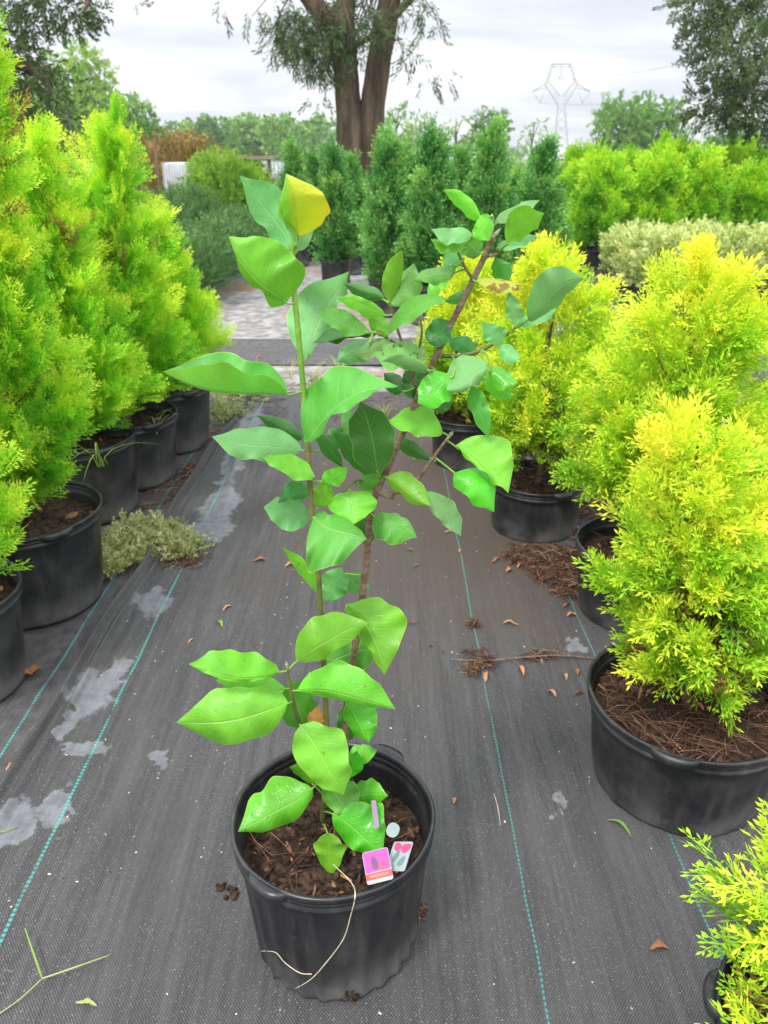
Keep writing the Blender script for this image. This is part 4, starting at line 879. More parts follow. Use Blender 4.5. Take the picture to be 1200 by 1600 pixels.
m.tube([np.array((.16, .05, 0)), np.array((.15, .05, .35)), tp(581, 300, 12.05), tp(582, 240, 12.05), tp(581, 180, 12.05), tp(590, 110, 12.05), tp(602, 40, 12.05), tp(613, -20, 12.05), tp(640, -130), tp(680, -260)], [.32, .28, 22.9*pp, 22.0*pp, 19.4*pp, 17.6*pp, 16.7*pp, 15.0*pp, 13*pp, 8*pp], 18, 0, 6, True, .3, .05)
m.tube([tp(537, 70), tp(520, 40), tp(498, 15), tp(468, -25), tp(420, -90), tp(350, -170)], [16*pp, 15*pp, 14*pp, 12*pp, 9*pp, 4*pp], 14, 0, 6, True, .3, .06)
m.tube([tp(604, 40), tp(630, 10), tp(670, -30), tp(730, -80)], [7*pp, 6*pp, 5*pp, 3*pp], 10, 0, 4); m.tube([tp(545, 75), tp(575, 60), tp(598, 40)], [5*pp, 4*pp, 4*pp], 8, 0, 3)
r2 = random.Random(9)
for k in range(26):
    a = tp(r2.uniform(450, 640), r2.uniform(-60, 5), 12+r2.uniform(-.8, .8)); b = a+np.array((r2.uniform(-.5, .5), r2.uniform(-.3, .3), -r2.uniform(.3, .9)))
    m.tube([a, (a+b)/2+np.array((r2.uniform(-.1, .1), 0, .05)), b], [.014, .009, .004], 5, 0, 3, False)
m.build('trunk', M_TRUNK, t)
OB = [(470, 35, .38, 95), (495, 78, .32, 60), (452, 62, .24, 30), (440, 25, .25, 26), (562, 30, .30, 50), (530, 5, .5, 70), (655, 12, .30, 34), (680, 45, .14, 6), (640, 85, .16, 12), (665, 118, .18, 9), (695, 112, .10, 4), (400, 4, .16, 7), (345, 6, .10, 4), (215, 4, .10, 3), (620, 60, .18, 12), (508, 120, .16, 10), (495, 150, .10, 3), (480, 95, .2, 16), (600, 5, .35, 34), (515, 60, .25, 34), (560, 75, .2, 16)]
bl = [(tp(x, y, 12+r2.uniform(-.5, .4)), R, n) for x, y, R, n in OB]+[(np.array((r2.uniform(-3, 3), r2.uniform(-2.5, 2.5), r2.uniform(4.3, 7.5))), .9, 90) for k in range(26)]
bl = [(c, R, max(3, int(n*(1.5 if i_ in (0, 1, 2, 4, 15, 19) else .6)))) for i_, (c, R, n) in enumerate(bl)]
link('crown', blob_sprays(FR_OAK, M_OAK, bl, 1.1, 5, (.6, .95)), t)
# shade tree whose branches hang in at the top left
TL = np.array((-8.2, 11.5, 0.))
t = tag(empty('oak_tree', TL), 'dark drooping branches of a tree reaching in at the top left corner', 'tree', 'big shade trees')
m = MB(); m.tube([np.zeros(3), np.array((.1, 0, 2.)), np.array((.5, -.2, 4.5)), np.array((1., -.3, 7.))], [.34, .28, .22, .1], 14, 0, 6)
m.tube([np.array((.3, -.1, 3.4)), np.array((1.8, -.6, 4.0)), at(100, -30, 10.5)-TL, at(130, 20, 10.3)-TL], [.14, .09, .05, .012], 9, 0, 5)
m.tube([np.array((.1, 0, 2.2)), np.array((1.5, -.5, 2.9)), at(30, 100, 10.5)-TL, at(80, 150, 10.4)-TL], [.12, .08, .05, .012], 9, 0, 5); m.build('trunk', M_TRUNK, t)
bl = [(at(x, y, 10.5+r2.uniform(-.5, .5))-TL, R, n) for x, y, R, n in ((20, 0, .42, 80), (70, 8, .34, 60), (110, 22, .24, 40), (133, 10, .18, 26), (20, 85, .34, 70), (62, 105, .24, 40), (85, 135, .20, 26), (45, 150, .32, 60), (15, 190, .34, 60), (70, 185, .24, 30), (-60, 60, .9, 240), (-60, 180, .8, 200))]+[(np.array((r2.uniform(-1.5, 3.2), r2.uniform(-2, 1.5), r2.uniform(4.3, 7))), .8, 90) for k in range(12)]
link('crown', blob_sprays(FR_OAK2, M_OAK, bl, .5, 6, (.6, .95), .5), t)
# rounded tree at the top right
TR = np.array((8.6, 12.5, 0.))
t = tag(empty('oak_tree', TR), 'rounded dark green tree hanging in at the top right corner', 'tree', 'big shade trees')
m = MB(); m.tube([np.zeros(3), np.array((0, 0, 1.6)), np.array((-.1, 0, 3.6)), np.array((.1, 0, 5.5))], [.26, .22, .16, .06], 12, 0, 5)
for k in range(7):
    a = k*2.4; m.tube([np.array((0, 0, 1.7+k*.4)), np.array((1.1*math.cos(a), 1.1*math.sin(a), 2.5+k*.4)), np.array((2.2*math.cos(a), 2.2*math.sin(a), 2.5+k*.45))], [.08, .05, .01], 7, 0, 4)
m.build('trunk', M_TRUNK, t)
bl = [(at(x, y, 11.5+r2.uniform(-.6, .6))-TR, R, n) for x, y, R, n in ((1150, 20, .42, 110), (1100, 30, .30, 64), (1085, 70, .24, 46), (1120, 95, .30, 74), (1160, 80, .42, 110), (1180, 130, .38, 100), (1140, 145, .28, 80), (1105, 165, .26, 60), (1150, 180, .32, 90), (1190, 185, .34, 100), (1080, 5, .3, 70), (1120, -20, .5, 120), (1230, 100, .8, 300), (1230, 0, .8, 260))]+[(np.array((r2.uniform(-1.8, 2), r2.uniform(-1.8, 1.8), r2.uniform(2.6, 6.0))), .8, 130) for k in range(16)]
link('crown', blob_sprays(FR_OAK2, M_OAK, bl, .15, 8, (.55, .85), .52), t)
# middle distance trees
def mid_tree(px, Y, h, R, label, mat=M_FAR, n=420, tint=.5, thin=False, seed=1, group='trees beyond the nursery'):
    o = np.array((float(at(px, 240, Y)[0]), Y, -.2)); t = tag(empty('broadleaf_tree', o), label, 'tree', group); r = random.Random(seed); m = MB()
    m.tube([np.zeros(3), np.array((r.uniform(-.2, .2), 0, h*.45)), np.array((r.uniform(-.3, .3), 0, h*.92))], [h*.022, h*.016, h*.004], 7, 0, 4)
    bl = []
    nb = 9 if thin else 20
    for k in range(nb):
        a = k*2.4; u = .3+.68*k/nb; rr = R*math.sin(math.pi*min(1, (1-u)*1.15+.12))**.8*r.uniform(.45, .9); c = np.array((rr*math.cos(a), rr*math.sin(a), h*u))
        m.tube([np.array((0, 0, h*u*.75)), c*np.array((.5, .5, .93)), c], [h*.008, h*.005, h*.001], 5, 0, 3, False); bl.append((c, R*(.24 if thin else .36), n//nb))
    m.build('trunk', M_TRUNK, t); link('crown', blob_sprays(FR_TW, mat, bl, .1, seed, (R*.22, R*.36), tint), t)
mid_tree(140, 34, 5.3, 1.5, 'light green round tree behind the top left oak branches', n=700, tint=.85, seed=3)
mid_tree(60, 40, 4.2, 2.2, 'green tree low behind the leftmost arborvitae tops', n=700, tint=.6, seed=4)
mid_tree(205, 44, 4.0, 1.8, 'small green tree behind the bare top shoot of the left row', n=500, tint=.45, seed=5)
mid_tree(762, 46, 3.7, 1.2, 'dark rounded tree above the emerald columns right of the big trunk', n=420, tint=.25, seed=6)
mid_tree(968, 60, 4.9, 2.3, 'green tree above the left part of the lime green mass', n=560, tint=.5, seed=7)
mid_tree(1025, 62, 4.9, 2.1, 'green tree just right of its twin above the lime mass', n=520, tint=.45, seed=8)
mid_tree(1150, 70, 3.4, 2.6, 'dark green tree low on the right horizon', n=420, tint=.2, seed=9)
mid_tree(712, 40, 3.4, .9, 'thin sparse young tree above the emerald columns', n=80, thin=True, tint=.6, seed=10)
mid_tree(830, 36, 3.0, .9, 'thin sparse tree below the pylon, left of its legs', n=70, thin=True, tint=.6, seed=11)
mid_tree(930, 40, 3.1, .8, 'thin sparse tree right of the pylon legs', n=70, thin=True, tint=.6, seed=12)
mid_tree(620, 48, 4.2, 1.3, 'pale feathery tree just right of the big trunk', n=160, thin=True, tint=.6, seed=13)
mid_tree(655, 55, 3.8, 1.4, 'pale feathery tree between the big trunk and the widest emerald column', n=200, tint=.6, seed=14)
# far woodland, one mass
r = np.random.default_rng(77); P, Sz, Tn = [], [], []
for k in range(330):
    px = r.uniform(-300, 1500); Y = r.uniform(115, 165) if px < 560 else r.uniform(230, 330); X = (px-600)/FPX*Y*.93
    hgt = (r.uniform(5.8, 8.4) if 180 < px < 560 else (r.uniform(7, 10) if px < 180 else r.uniform(4.5, 8.5) if px < 760 else r.uniform(3, 6.2))); R = hgt*r.uniform(.28, .42)
    nn = 620; v = r.normal(0, 1, (nn, 3)); v /= np.linalg.norm(v, axis=1, keepdims=True); cl_ = r.normal(0, 1, (16, 3)); cl_ /= np.linalg.norm(cl_, axis=1, keepdims=True)
    v = v*.30*r.random((nn, 1))**.4+cl_[r.integers(0, 16, nn)]*.78; q = v*np.array((R, R, hgt*.42))+np.array((X, Y, hgt*.55-.8))
    P.append(q); Tn.append(np.full(nn, r.normal(.5, .16))+r.normal(0, .10, nn)); Sz.append(np.full(nn, R*.28))
P, Tn, Sz = map(np.concatenate, (P, Tn, Sz)); n = len(P); dia = (np.array([[(0, -.5, 0), (.6, 0, 0), (0, .5, 0), (-.6, 0, 0)]]), np.array([[.5]*4]))
tag(link('woodland', scatter('woodland', [dia], P, r.normal(0, 1, (n, 3)), r.normal(0, 1, (n, 3)), Sz*r.uniform(.35, .8, n), Tn, M_FAR, .0)), 'far band of mixed green woodland along the horizon', 'woodland', kind='stuff')
# rough green growth between nursery and woodland
r = np.random.default_rng(78); n = 26000; Yv = 19+70*r.random(n)**1.8; Xv = r.uniform(-1, 1, n)*Yv*.75; P = np.stack([Xv, Yv, r.random(n)*.55*(.4+.6*np.abs(np.sin(Xv*.7+Yv*.3)))-.02], -1)
D = r.normal(0, .6, (n, 3)); D[:, 2] = 1
tag(link('rough_grass', scatter('rough_grass', [dia], P, D, r.normal(0, 1, (n, 3)), .10+Yv*.004, r.normal(.5, .2, n), M_BROAD, 0)), 'rough green growth on the field behind the nursery rows', 'field growth', kind='stuff')

# ------------------------------------------------------------------ pylon and its wires
PY = 300.0; PO = np.array((float(at(877, 230, PY)[0]), PY, -1.0)); pl_ = tag(empty('transmission_pylon', PO), 'tall lattice power pylon on the horizon right of the big tree', 'pylon')
def lp(px, py, dy=0): return at(px, py, PY+dy)-PO
def beam(m, a, b, w=.20): m.tube([a, b], [w, w], 4, 0, 1)
m = MB()
for dy in (-1.5, 1.5):
    for s_ in (-1, 1):
        X_ = lambda d: 877+s_*d
        beam(m, lp(X_(11), 236, dy*3), lp(X_(7), 185, dy*1.6), .26); beam(m, lp(X_(7), 185, dy*1.6), lp(X_(5), 165, dy), .24)
        beam(m, lp(X_(5), 165, dy), lp(X_(25), 133, dy), .24); beam(m, lp(X_(2), 150, dy), lp(X_(20), 128, dy), .16)
        beam(m, lp(X_(25), 133, dy), lp(X_(15), 100, dy), .24); beam(m, lp(X_(20), 128, dy), lp(X_(12), 102, dy), .14)
        for k in range(5):
            y0 = 236-k*14; y1 = y0-14; d0 = 11-4*k/4.5; d1 = 11-4*(k+1)/4.5
            beam(m, lp(X_(d0), y0, dy*(3-.3*k)), lp(X_(-d1), y1, dy*(3-.3*k)), .10)
        for k in range(5):
            u, v_ = k/5, (k+1)/5; beam(m, lp(X_(5+20*u), 165-32*u, dy), lp(X_(2+18*v_), 152-24*v_, dy), .10)
            beam(m, lp(X_(25-10*u), 133-33*u, dy), lp(X_(20-8*v_), 128-26*v_, dy), .10)
        beam(m, lp(X_(25), 131, dy), lp(X_(45), 143, 0), .16); beam(m, lp(X_(25), 137, dy), lp(X_(45), 143, 0), .14)
    beam(m, lp(861, 100, dy), lp(893, 100, dy), .24); beam(m, lp(863, 104, dy), lp(891, 104, dy), .14)
m.build('lattice_frame', M_STEEL, pl_, smooth=False)
for s_ in (-1, 1):
    for a, b in ((40, 26), (12, 2)):
        m = MB(); X_ = lambda d: 877+s_*d
        q = {40: ((45, 143), (33, 161), (24, 136)), 12: ((13, 102), (2, 125), (0, 102))}[a]
        m.tube([lp(X_(q[0][0]), q[0][1]), lp(X_(q[1][0]), q[1][1]), ], .10, 4, 0, 1); m.tube([lp(X_(q[1][0]), q[1][1]), lp(X_(q[2][0]), q[2][1])], .10, 4, 0, 1); m.build('insulator_string', M_STEEL, pl_)
for k, (a, b, lab) in enumerate((((910, 161), (1600, 60), 'lowest power line sagging right from the pylon arm'), ((879, 125), (1600, -60), 'upper power line running right from the pylon window'), ((844, 161), (1700, 70), 'power line from the left pylon arm passing behind the tower'))):
    A, B = at(*a, PY), at(b[0], b[1], 150.0); m = MB(); m.tube([A*(1-u)+B*u-np.array((0, 0, 14*u*(1-u))) for u in np.linspace(0, 1, 12)], .07, 5, 0, 2, False)
    tag(m.build('power_line', M_CABLE), lab, 'power line', 'wires from the pylon')

# ------------------------------------------------------------------ storage bins, plank and poles behind the rows
def bin_(px0, px1, y0, y1, Y, label, cage, teal):
    a, b = at(px0, y1, Y), at(px1, y0, Y); wd = b[0]-a[0]; top = b[2]; t = tag(empty('storage_tank', ((a[0]+b[0])/2, Y+.5, 0)), label, 'tank', 'white tanks behind the shrubs')
    m = MB(); G = []
    for z, k in ((.12, .97), (.16, 1.0), (top-.06, 1.0), (top, .95)):
        G.append([(x*k*wd/2, y*k*.5, z) for x, y in rrect(2, 2, .16)])
    m.grid(G, True); m.add(G[-1], [list(range(len(G[-1])))]); m.build('tank_body', M_POLY, t)
    m = MB()
    nv_ = 7 if cage else 12
    for k in range(nv_+1): x = -wd/2+wd*k/nv_; m.tube([(x, -.515, .1), (x, -.515, top)], .012, 5, 0, 1)
    if cage:
        for z in np.linspace(.2, top, 5): m.tube([(-wd/2, -.53, z), (wd/2, -.53, z)], .012, 5, 0, 1)
    m.build('cage', M_STEEL, t)
    m = MB(); m.box((0, 0, .05), (wd, 1.0, .09)); m.build('pallet', M_WOOD, t)
    if teal: m = MB(); m.box((wd/2+.03, 0, top/2), (.05, 1.0, top*.98)); m.build('end_panel', M_TEAL, t, smooth=False)
bin_(262, 306, 254, 330, 17.6, 'white ribbed tank with a teal end panel, left of the light green shrubs', False, True)
bin_(402, 440, 252, 300, 19.0, 'white caged tank just left of the emerald columns', True, False)
bin_(140, 172, 256, 320, 18.5, 'white tank glimpsed between the left arborvitae tops', True, False)
a, b = at(334, 246, 17.0), at(428, 246, 17.0)
t = tag(empty('plank_bench', ((a[0]+b[0])/2, 17.0, 0)), 'long weathered plank carried on posts above the light green shrubs', 'bench'); wd = b[0]-a[0]
m = MB(); m.box((0, 0, a[2]), (wd, .35, .06)); m.build('plank', M_WOOD, t, smooth=False)
for x in (-wd/2+.1, 0, wd/2-.1): m = MB(); m.box((x, 0, a[2]/2-.02), (.07, .07, a[2]-.03)); m.build('post', M_WOOD, t, smooth=False)
a = at(104, 172, 6.4); m = MB(); m.tube([(.10, 0, 0), (.08, 0, .9), (0, 0, a[2])], [.011, .011, .010], 8, 0, 2)
tag(m.build('black_stake', M_BLKPOLE, loc=(float(a[0]), 6.4, 0)), 'thin black stake standing up between two tops of the left row', 'stake')
for px, y0, lab in ((155, 222, 'short brown post between the two tallest left tops'), (241, 215, 'short brown post behind the pointed left top')):
    a = at(px, y0, 15.0); m = MB(); m.tube([(0, 0, 0), (0, 0, a[2])], [.03, .028], 8, 0, 1); tag(m.build('wooden_post', M_WOODY, loc=(float(a[0]), 15.0, 0)), lab, 'post', 'short posts behind the left row')

# ------------------------------------------------------------------ litter on the cloth
def litter(px, py, L, W, ang, lab, t=.7, cup=.15, mat=None, name='fallen_leaf', cat='fallen leaf', curl=0.0):
    p = gp(px, py, .006); m = MB(); G = []; r = random.Random(int(px*3+py))
    for i in range(11):
        u = i/10; x = (u-.5)*L; ww = W*.5*math.sin(math.pi*min(1, u*.96+.02))**.7; zc = .002+cup*L*(.5-abs(u-.5))*1.0+r.uniform(0, .0012); yc = curl*L*4*u*(1-u)
        G.append([(x+ww*.35*math.sin(v*3+py), yc+ww*v*(1+.28*r.uniform(-1, 1)), zc+abs(v)**1.5*ww*(.35+.8*abs(math.sin(px+i*.35)))+L*.05*math.sin(i*.6+px)) for v in (-1, -.5, 0, .5, 1)])
    m.grid(G, False, 0, t); o = m.build(name, mat or M_LITTER, None); o.location = p; o.rotation_euler = (r.uniform(-.12, .12), 0, ang)
    return tag(o, lab, cat, 'fallen leaves scattered on the black cloth' if name == 'fallen_leaf' else None)
LT_ = [(405, 877, .055, .018, .1, 'flat brown fallen leaf on the cloth, left of the magnolia middle stem'), (452, 884, .035, .014, .5, 'small brown fallen leaf right of the flat one beside the magnolia stem'),
 (356, 951, .040, .010, .8, 'narrow orange-brown fallen leaf left of the middle magnolia leaves'), (163, 1004, .045, .008, .25, 'thin curled brown leaf right of the silt patch by the rolled edge'),
 (298, 1003, .028, .006, 1.0, 'tiny brown sliver above the lower left magnolia leaves'), (710, 1252, .020, .010, 1.3, 'small orange chip on the cloth right of the magnolia pot'),
 (1030, 1483, .036, .016, .1, 'orange-brown fallen leaf lying alone between the magnolia pot and the corner conifer'), (798, 976, .050, .012, -.1, 'tan narrow leaf above the twig on the cloth'),
 (645, 975, .040, .008, .1, 'dark red-brown leaf just right of the broad middle magnolia leaf'), (622, 980, .025, .007, .3, 'small dark leaf beside the broad middle magnolia leaf'), (861, 1085, .034, .012, -.9, 'curved tan leaf below the right end of the twig'),
 (884, 1058, .030, .010, 1.5, 'short orange leaf standing near the twig end'), (903, 1050, .034, .010, 1.3, 'pale tan leaf next to the rim of the wide low pot'), (760, 1058, .050, .014, 1.4, 'broad tan leaf hanging from the straw clump below the twig'),
 (815, 1048, .045, .011, 1.7, 'tan leaf crossing under the twig'), (640, 860, .030, .009, -.4, 'orange fragment right of the brown stem at mid height'), (700, 832, .030, .008, .2, 'small tan flake beyond the hanging magnolia leaf'),
 (718, 862, .030, .009, 1.4, 'upright tan flake on the middle teal seam'), (650, 885, .030, .008, .3, 'thin tan flake below the orange fragment'), (692, 1018, .012, .008, 0, 'tiny dark crumb of leaf left of the straw clump'),
 (905, 1085, .040, .008, .4, 'dark reddish leaf against the wide low pot'), (52, 1052, .05, .035, .6, 'pale tan lobed leaf between the two nearest left pots'), (18, 1200, .03, .012, 1.0, 'orange flake on the rolled cloth edge at the left'),
 (1008, 1160, .02, .008, .3, 'pale chip close to the front of the wide low pot'), (672, 1010, .014, .008, 0, 'tiny dark speck of leaf right of the lower magnolia leaves'), (812, 700, .03, .01, .3, 'brown flake before the rounded conifer pot'),
 (405, 560, .05, .02, .4, 'dull leaf on the crosswise cloth'), (560, 700, .05, .015, .4, 'orange leaf beyond the magnolia mid leaves'), (610, 840, .04, .012, .1, 'brown leaf between the two magnolia stems on the cloth')]
for k, (px, py, L, W, a, lab) in enumerate(LT_):
    if px == 1008 and py == 1160: continue
    litter(px, py, L, W, a, lab, t=.2 if 'dark' in lab else (.45 if k % 3 == 0 else .78), cup=.06+.1*(k % 3), curl=.12 if 'cur' in lab else .03)
litter(967, 1294, .062, .008, -.85, 'green curved blade on the cloth left of the wide low pot', .2, .05, M_GRASS, 'fallen_grass', 'grass blade', .14)
litter(135, 1571, .040, .009, -.15, 'pale green seed pod lying at the lower left', .75, .12, M_GRASS, 'seed_pod', 'seed pod', .05)
litter(344, 976, .040, .012, -1.0, 'small bright green leaf lying above the lower left magnolia leaves', .45, .25, M_GRASS, 'green_leaf', 'fallen leaf', .05)
litter(35, 780, .03, .02, .3, 'yellow leaf scrap in the leftmost pots', .9, .2, M_GRASS, 'leaf_scrap', 'fallen leaf') if False else None
# grass stalk with seed heads, lower left
def on(px, py, z=.004): return gp(px, py, z)
m = MB(); m.tube([on(-10, 1590, .006), on(30, 1562, .012), on(66, 1529, .020)], [.0012, .0012, .0011], 6, 0, 4, t=.8); m.tube([on(66, 1529, .020), on(110, 1514, .022), on(172, 1492, .010)], [.0014, .0018, .0008], 6, 0, 4, t=.9)
m.tube([on(66, 1529, .020), on(52, 1488, .026), on(39, 1450, .030)], [.0014, .0022, .0010], 6, 0, 4, t=.5)
for a, b in (((66, 1529), (172, 1492)), ((66, 1529), (39, 1450))):
    for k in range(26):
        u = k/26; c = on(a[0]*(1-u)+b[0]*u, a[1]*(1-u)+b[1]*u, .021); d = on(b[0], b[1], .021)-c; d = d/(np.linalg.norm(d)+1e-6); s_ = np.array((-d[1], d[0], .3))*(1 if k % 2 else -1)
        m.tube([c, c+d*.003+s_*.0016], [.0008, .0003], 4, 0, 1, t=.7)
tag(m.build('seeding_grass_stalk', M_GRASS), 'fallen grass stalk with two seed heads at the lower left of the cloth', 'grass stalk')
m = MB(); m.tube([on(-12, 1305, .006), on(8, 1298, .010), on(26, 1293, .005)], .0012, 5, 0, 3, t=.6); tag(m.build('grass_stalk', M_GRASS), 'short green stalk entering from the left edge across a silt patch', 'grass stalk')
m = MB(); m.tube([on(772, 1240), on(778, 1262), on(782, 1290)], [.0007, .0010, .0006], 5, 0, 3); tag(m.build('dry_stalk', M_ROOT), 'pale dry bit of stalk left of the wide low pot', 'stalk')
# twig and its clumps of needles
m = MB(); m.tube([on(705, 1030, .016), on(760, 1032, .018), on(830, 1026, .016), on(880, 1024, .018), on(930, 1029, .010)], [.0016, .0024, .0026, .0024, .0018], 7, 0, 5); m.tube([on(828, 1012, .012), on(870, 1018, .018), on(900, 1024, .016)], [.0012, .0016, .0012], 6, 0, 3)
m.tube([on(800, 1030, .014), on(824, 1050, .006)], [.0012, .0006], 5, 0, 2); m.tube([on(878, 1000, .004), on(868, 1012, .01), on(862, 1022, .014)], [.0008, .001, .0008], 5, 0, 2)
tag(m.build('fallen_twig', M_TWIG), 'thin grey twig lying across the cloth toward the wide low pot', 'twig')
def straw(name, label, spots, n, hgt, L=(.02, .07), seed=1, mat=M_STRAW, rad=.0008):
    rs = random.Random(seed); m = MB()
    for k in range(n):
        px, py, rx, ry = rs.choice(spots); c = gp(px, py, 0); a = rs.uniform(0, 6.3); q = math.sqrt(rs.random()); c = c+np.array((rx*q*math.cos(a), ry*q*math.sin(a), .004+hgt*rs.random()*(1-q*.8)))
        az = rs.uniform(0, 6.3); l = rs.uniform(*L)/2; d = np.array((math.cos(az), math.sin(az), rs.uniform(-.15, .15)))*l; b = np.array((rs.uniform(-.3, .3), rs.uniform(-.3, .3), rs.uniform(0, .4)))*l
        P = [c-d, c+b, c+d]
        for p in P: p[2] = max(.004, p[2])
        m.tube(P, [rad, rad*1.1, rad*.7], 4, 0, 3, False, t=rs.uniform(.1, 1))
    return tag(m.build(name, mat), label, 'plant litter', kind='stuff')
straw('needle_clump', 'clump of brown needles caught on the twig', [(745, 1028, .05, .035), (760, 1040, .04, .03), (840, 1030, .05, .02), (738, 1050, .03, .03), (740, 980, .016, .014)], 330, .03, (.015, .05), 3)
straw('straw_heap', 'heap of brown pine straw between two right-hand pots', [(880, 880, .13, .11), (830, 872, .10, .07), (850, 885, .08, .06), (905, 925, .08, .07), (880, 905, .1, .06), (940, 830, .16, .16), (930, 790, .15, .15), (960, 760, .2, .2)], 2300, .05, (.03, .10), 4, M_STRAW, .0011)
straw('needle_clump', 'small dark crumbled clump right of the magnolia pot', [(655, 1425, .014, .02)], 70, .02, (.008, .025), 5)
for k in range(26):                                          # bark-coloured leaf bits on the straw heap
    px, py = r2.choice(((850, 870), (900, 905), (880, 935), (930, 850), (800, 880), (905, 960))); 
    if k < 12: litter(px+r2.uniform(-35, 30), py+r2.uniform(-14, 14), r2.uniform(.03, .06), r2.uniform(.008, .016), r2.uniform(0, 3), 'curled brown leaf on the pine straw heap, %s' % ('nearest the rounded conifer pot', 'at its left tip', 'in its middle left', 'in its middle right', 'at its lower end', 'touching the shaded pot', 'near its upper edge', 'below its middle', 'pale one in its centre', 'dark one at its foot', 'on its right slope', 'half buried in it')[k], t=r2.uniform(.3, .8), cup=.3, name='straw_leaf').__setitem__('group', 'curled leaves on the straw heap')
# soil clods
for k, (px, py, s_, lab) in enumerate(((343, 1388, .010, 'dark soil crumb left of the magnolia pot, upper of two'), (363, 1396, .013, 'dark soil crumb touching the left side of the magnolia pot'))):
    m = MB(); rs = random.Random(k)
    for q in range(9): c = np.array((rs.uniform(-1, 1)*s_, rs.uniform(-1, 1)*s_, s_*.3)); m.tube([c-np.array((s_*.4, 0, 0)), c, c+np.array((s_*.4, 0, 0))], [s_*.2, s_*.42, s_*.2], 6, 0, 2, t=.1)
    o = m.build('soil_clod', M_SOIL); o.location = gp(px, py, .004); tag(o, lab, 'soil crumb', 'soil crumbs by the magnolia pot')
# gritty specks and crumbs all over the cloth
rs = np.random.default_rng(8); n = 1500; Yv = rs.uniform(.5, 4.6, n); Xv = np.where(rs.random(n) < .5, rs.normal(-.45, .35, n), rs.uniform(-.9, 1.1, n)); Xv = np.clip(Xv, -.88, 1.3)
oc = np.array([[(1, 0, 0), (0, 1, 0), (0, 0, .8), (0, 0, .8)], [(0, 1, 0), (-1, 0, 0), (0, 0, .8), (0, 0, .8)], [(-1, 0, 0), (0, -1, 0), (0, 0, .8), (0, 0, .8)], [(0, -1, 0), (1, 0, 0), (0, 0, .8), (0, 0, .8)]], float)
D = np.stack([np.cos(Xv*99), np.sin(Xv*99), 0*Xv], -1); sz = rs.uniform(.0007, .0022, n)*(1+.5*(rs.random(n) < .05))
A = np.clip(rs.choice([.1, .3, .6, 1.0], n)+rs.normal(0, .08, n), 0, 1)
ov = [(o_[:3]) for o_ in oc]
V, Fc, At = [], [], []
for i in range(n):
    b = len(V)*1; c = np.array((Xv[i], Yv[i], .0065)); th = Xv[i]*99; l, w_ = sz[i]*rs.uniform(1, 2.4), sz[i]
    for q in ((l, 0), (0, w_), (-l, 0), (0, -w_)): V.append(c+np.array((q[0]*math.cos(th)-q[1]*math.sin(th), q[0]*math.sin(th)+q[1]*math.cos(th), 0)))
    V.append(c+np.array((0, 0, w_*.8))); At += [A[i]]*5
    Fc += [(b, b+1, b+4), (b+1, b+2, b+4), (b+2, b+3, b+4), (b+3, b, b+4)]
tag(link('grit', mesh_np('grit', V, Fc, M_GRIT, {'tint': At})), 'pale grit and crumbs strewn over the black cloth', 'grit', kind='stuff')

# dried weed mat beside the left pots, weeds by the far edge of the cloth
def mat_of(name, label, protos, mat, spots, n, hgt, seed, scale, tint0=.5):
    r = np.random.default_rng(seed); P = []; k = r.integers(0, len(spots), n)
    for i in range(n):
        px, py, rx, ry = spots[k[i]]; a = r.uniform(0, 6.28); q = math.sqrt(r.random()); P.append(gp(px, py)+np.array((rx*q*math.cos(a), ry*q*math.sin(a), .004+hgt*r.random()*(1-.7*q*q))))
    P = np.array(P); D = r.normal(0, 1, (n, 3)); D[:, 2] = np.abs(D[:, 2])*.6+.1
    return tag(link(name, scatter(name, protos, P, D, r.normal(0, .7, (n, 3))+np.array((0, 0, 1)), r.uniform(scale[0], scale[1], n), r.normal(tint0, .15, n), mat, .5)), label, 'weeds', kind='stuff')
FR_WD = [fr_leafy(300+i, .05, 10, .012, .007, 1.0, .6) for i in range(3)]
mat_of('weed_mat', 'dried pale green weed mat spreading beside the third left pot', FR_WD, M_WEED, [(235, 860, .17, .13), (190, 865, .12, .12), (285, 862, .08, .08), (165, 895, .05, .05), (230, 835, .14, .08)], 1500, .055, 1, (.6, 1.2), .62)
straw('weed_roots', 'brown dried runners edging the pale weed mat', [(240, 885, .16, .04), (300, 880, .07, .05), (180, 880, .1, .06)], 160, .02, (.03, .10), 9, M_STRAW, .0009)
mat_of('weed_patch', 'sprawl of green and brown weeds at the far edge of the left pots', FR_WD, M_WEED, [(355, 630, .25, .25), (385, 612, .12, .25), (345, 655, .12, .12), (400, 600, .1, .2)], 420, .10, 2, (.9, 1.8), .45)
straw('leaf_litter', 'brown litter beyond the walkway cloth', [(360, 640, .35, .3), (480, 600, .6, .22), (330, 690, .12, .2), (620, 640, .5, .3), (560, 600, .5, .2), (255, 770, .1, .2), (300, 740, .06, .1)], 700, .02, (.04, .12), 11, M_STRAW, .0012)
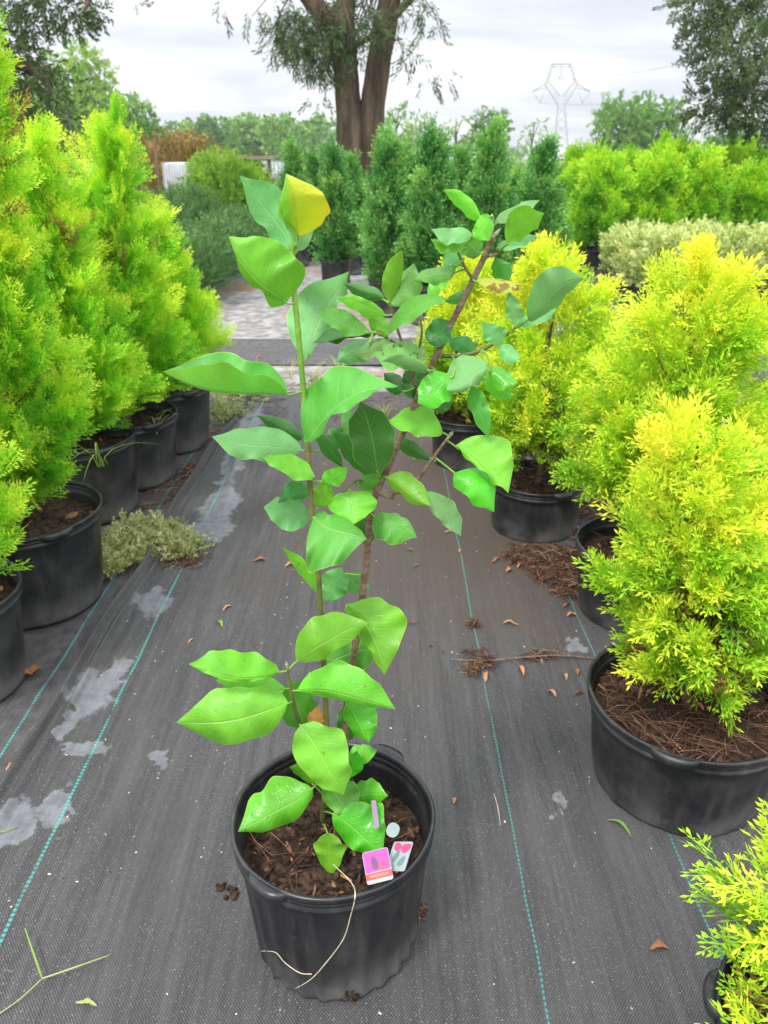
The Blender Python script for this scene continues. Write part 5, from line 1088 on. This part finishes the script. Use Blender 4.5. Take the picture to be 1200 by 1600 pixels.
def tuft(px, py, n, h, seed, label, mat=M_GRASS, spread=.5, t0=.4, wid=.004, loc=None, arch=.5):
    rs = random.Random(seed); m = MB(); 
    for k in range(n):
        a = rs.uniform(0, 6.3); l = h*rs.uniform(.5, 1.1); b = np.array((rs.uniform(-.02, .02), rs.uniform(-.02, .02), 0)); o = np.array((math.cos(a), math.sin(a), 0))*spread*rs.uniform(.3, 1); w_ = wid*rs.uniform(.6, 1.2); G = []
        s_ = np.array((-math.sin(a), math.cos(a), 0))
        for i in range(7): u = i/6; c = b+o*l*u**1.6+np.array((0, 0, l*(u-arch*u*u))); G.append([c-s_*w_*(1-u**1.5)*.5, c+np.array((0, 0, -w_*.15*(1-u))), c+s_*w_*(1-u**1.5)*.5])
        m.grid(G, False, 0, max(0, min(1, t0+rs.uniform(-.25, .3))))
    o = m.build('grass_tuft', mat); o.location = tuple(loc if loc is not None else gp(px, py, 0)); return tag(o, label, 'grass tuft', 'tufts of grass and weeds')
tuft(490, 600, 34, .30, 1, 'pale green grass tuft at the far edge of the cloth behind the magnolia stem', spread=.8, t0=.6)
tuft(530, 590, 30, .26, 2, 'grass tuft with straw-coloured blades right of the green stem', spread=.9, t0=.75)
tuft(600, 655, 22, .22, 3, 'grass tuft behind the middle of the magnolia', spread=.8, t0=.5)
tuft(650, 720, 14, .14, 4, 'small grass tuft behind the brown stem fork', spread=.9, t0=.5)
tuft(450, 590, 20, .3, 5, 'thin straw tuft left of the green stem', spread=1., t0=.9, wid=.003)
tuft(0, 0, 6, .42, 6, 'long grass blades arching over the rim of the third left pot', spread=1.1, t0=.5, wid=.008, loc=(-1.10, 2.80, .27), arch=.9)
tuft(0, 0, 5, .36, 7, 'pale grass blades drooping from the fourth left pot', spread=1.1, t0=.85, wid=.006, loc=(-1.0, 3.22, .26), arch=.9)
mat_of('pot_weeds', 'small bright green weeds growing in the third left pot', FR_WD, M_BROAD, [(0, 0, 0, 0)], 1, .01, 3, (1, 1)) if False else None
tuft(0, 0, 16, .05, 8, 'tiny green weeds in the soil at the front of the third left pot', M_BROAD, spread=1.2, t0=.5, wid=.014, loc=(-1.11, 2.86, .265))

# ------------------------------------------------------------------ air
m, T = newmat('thin_haze'); v = T.n('ShaderNodeVolumePrincipled', {'Color': (.92, .95, 1.0, 1), 'Density': .0008, 'Anisotropy': .2})
o = T.n('ShaderNodeOutputMaterial'); T.t.links.new(v.outputs[0], o.inputs['Volume'])
mb = MB(); mb.box((0, 190, 24), (1300, 500, 52)); hz = mb.build('haze', m, smooth=False); tag(hz, 'thin pale summer haze over the nursery', 'haze', kind='stuff')
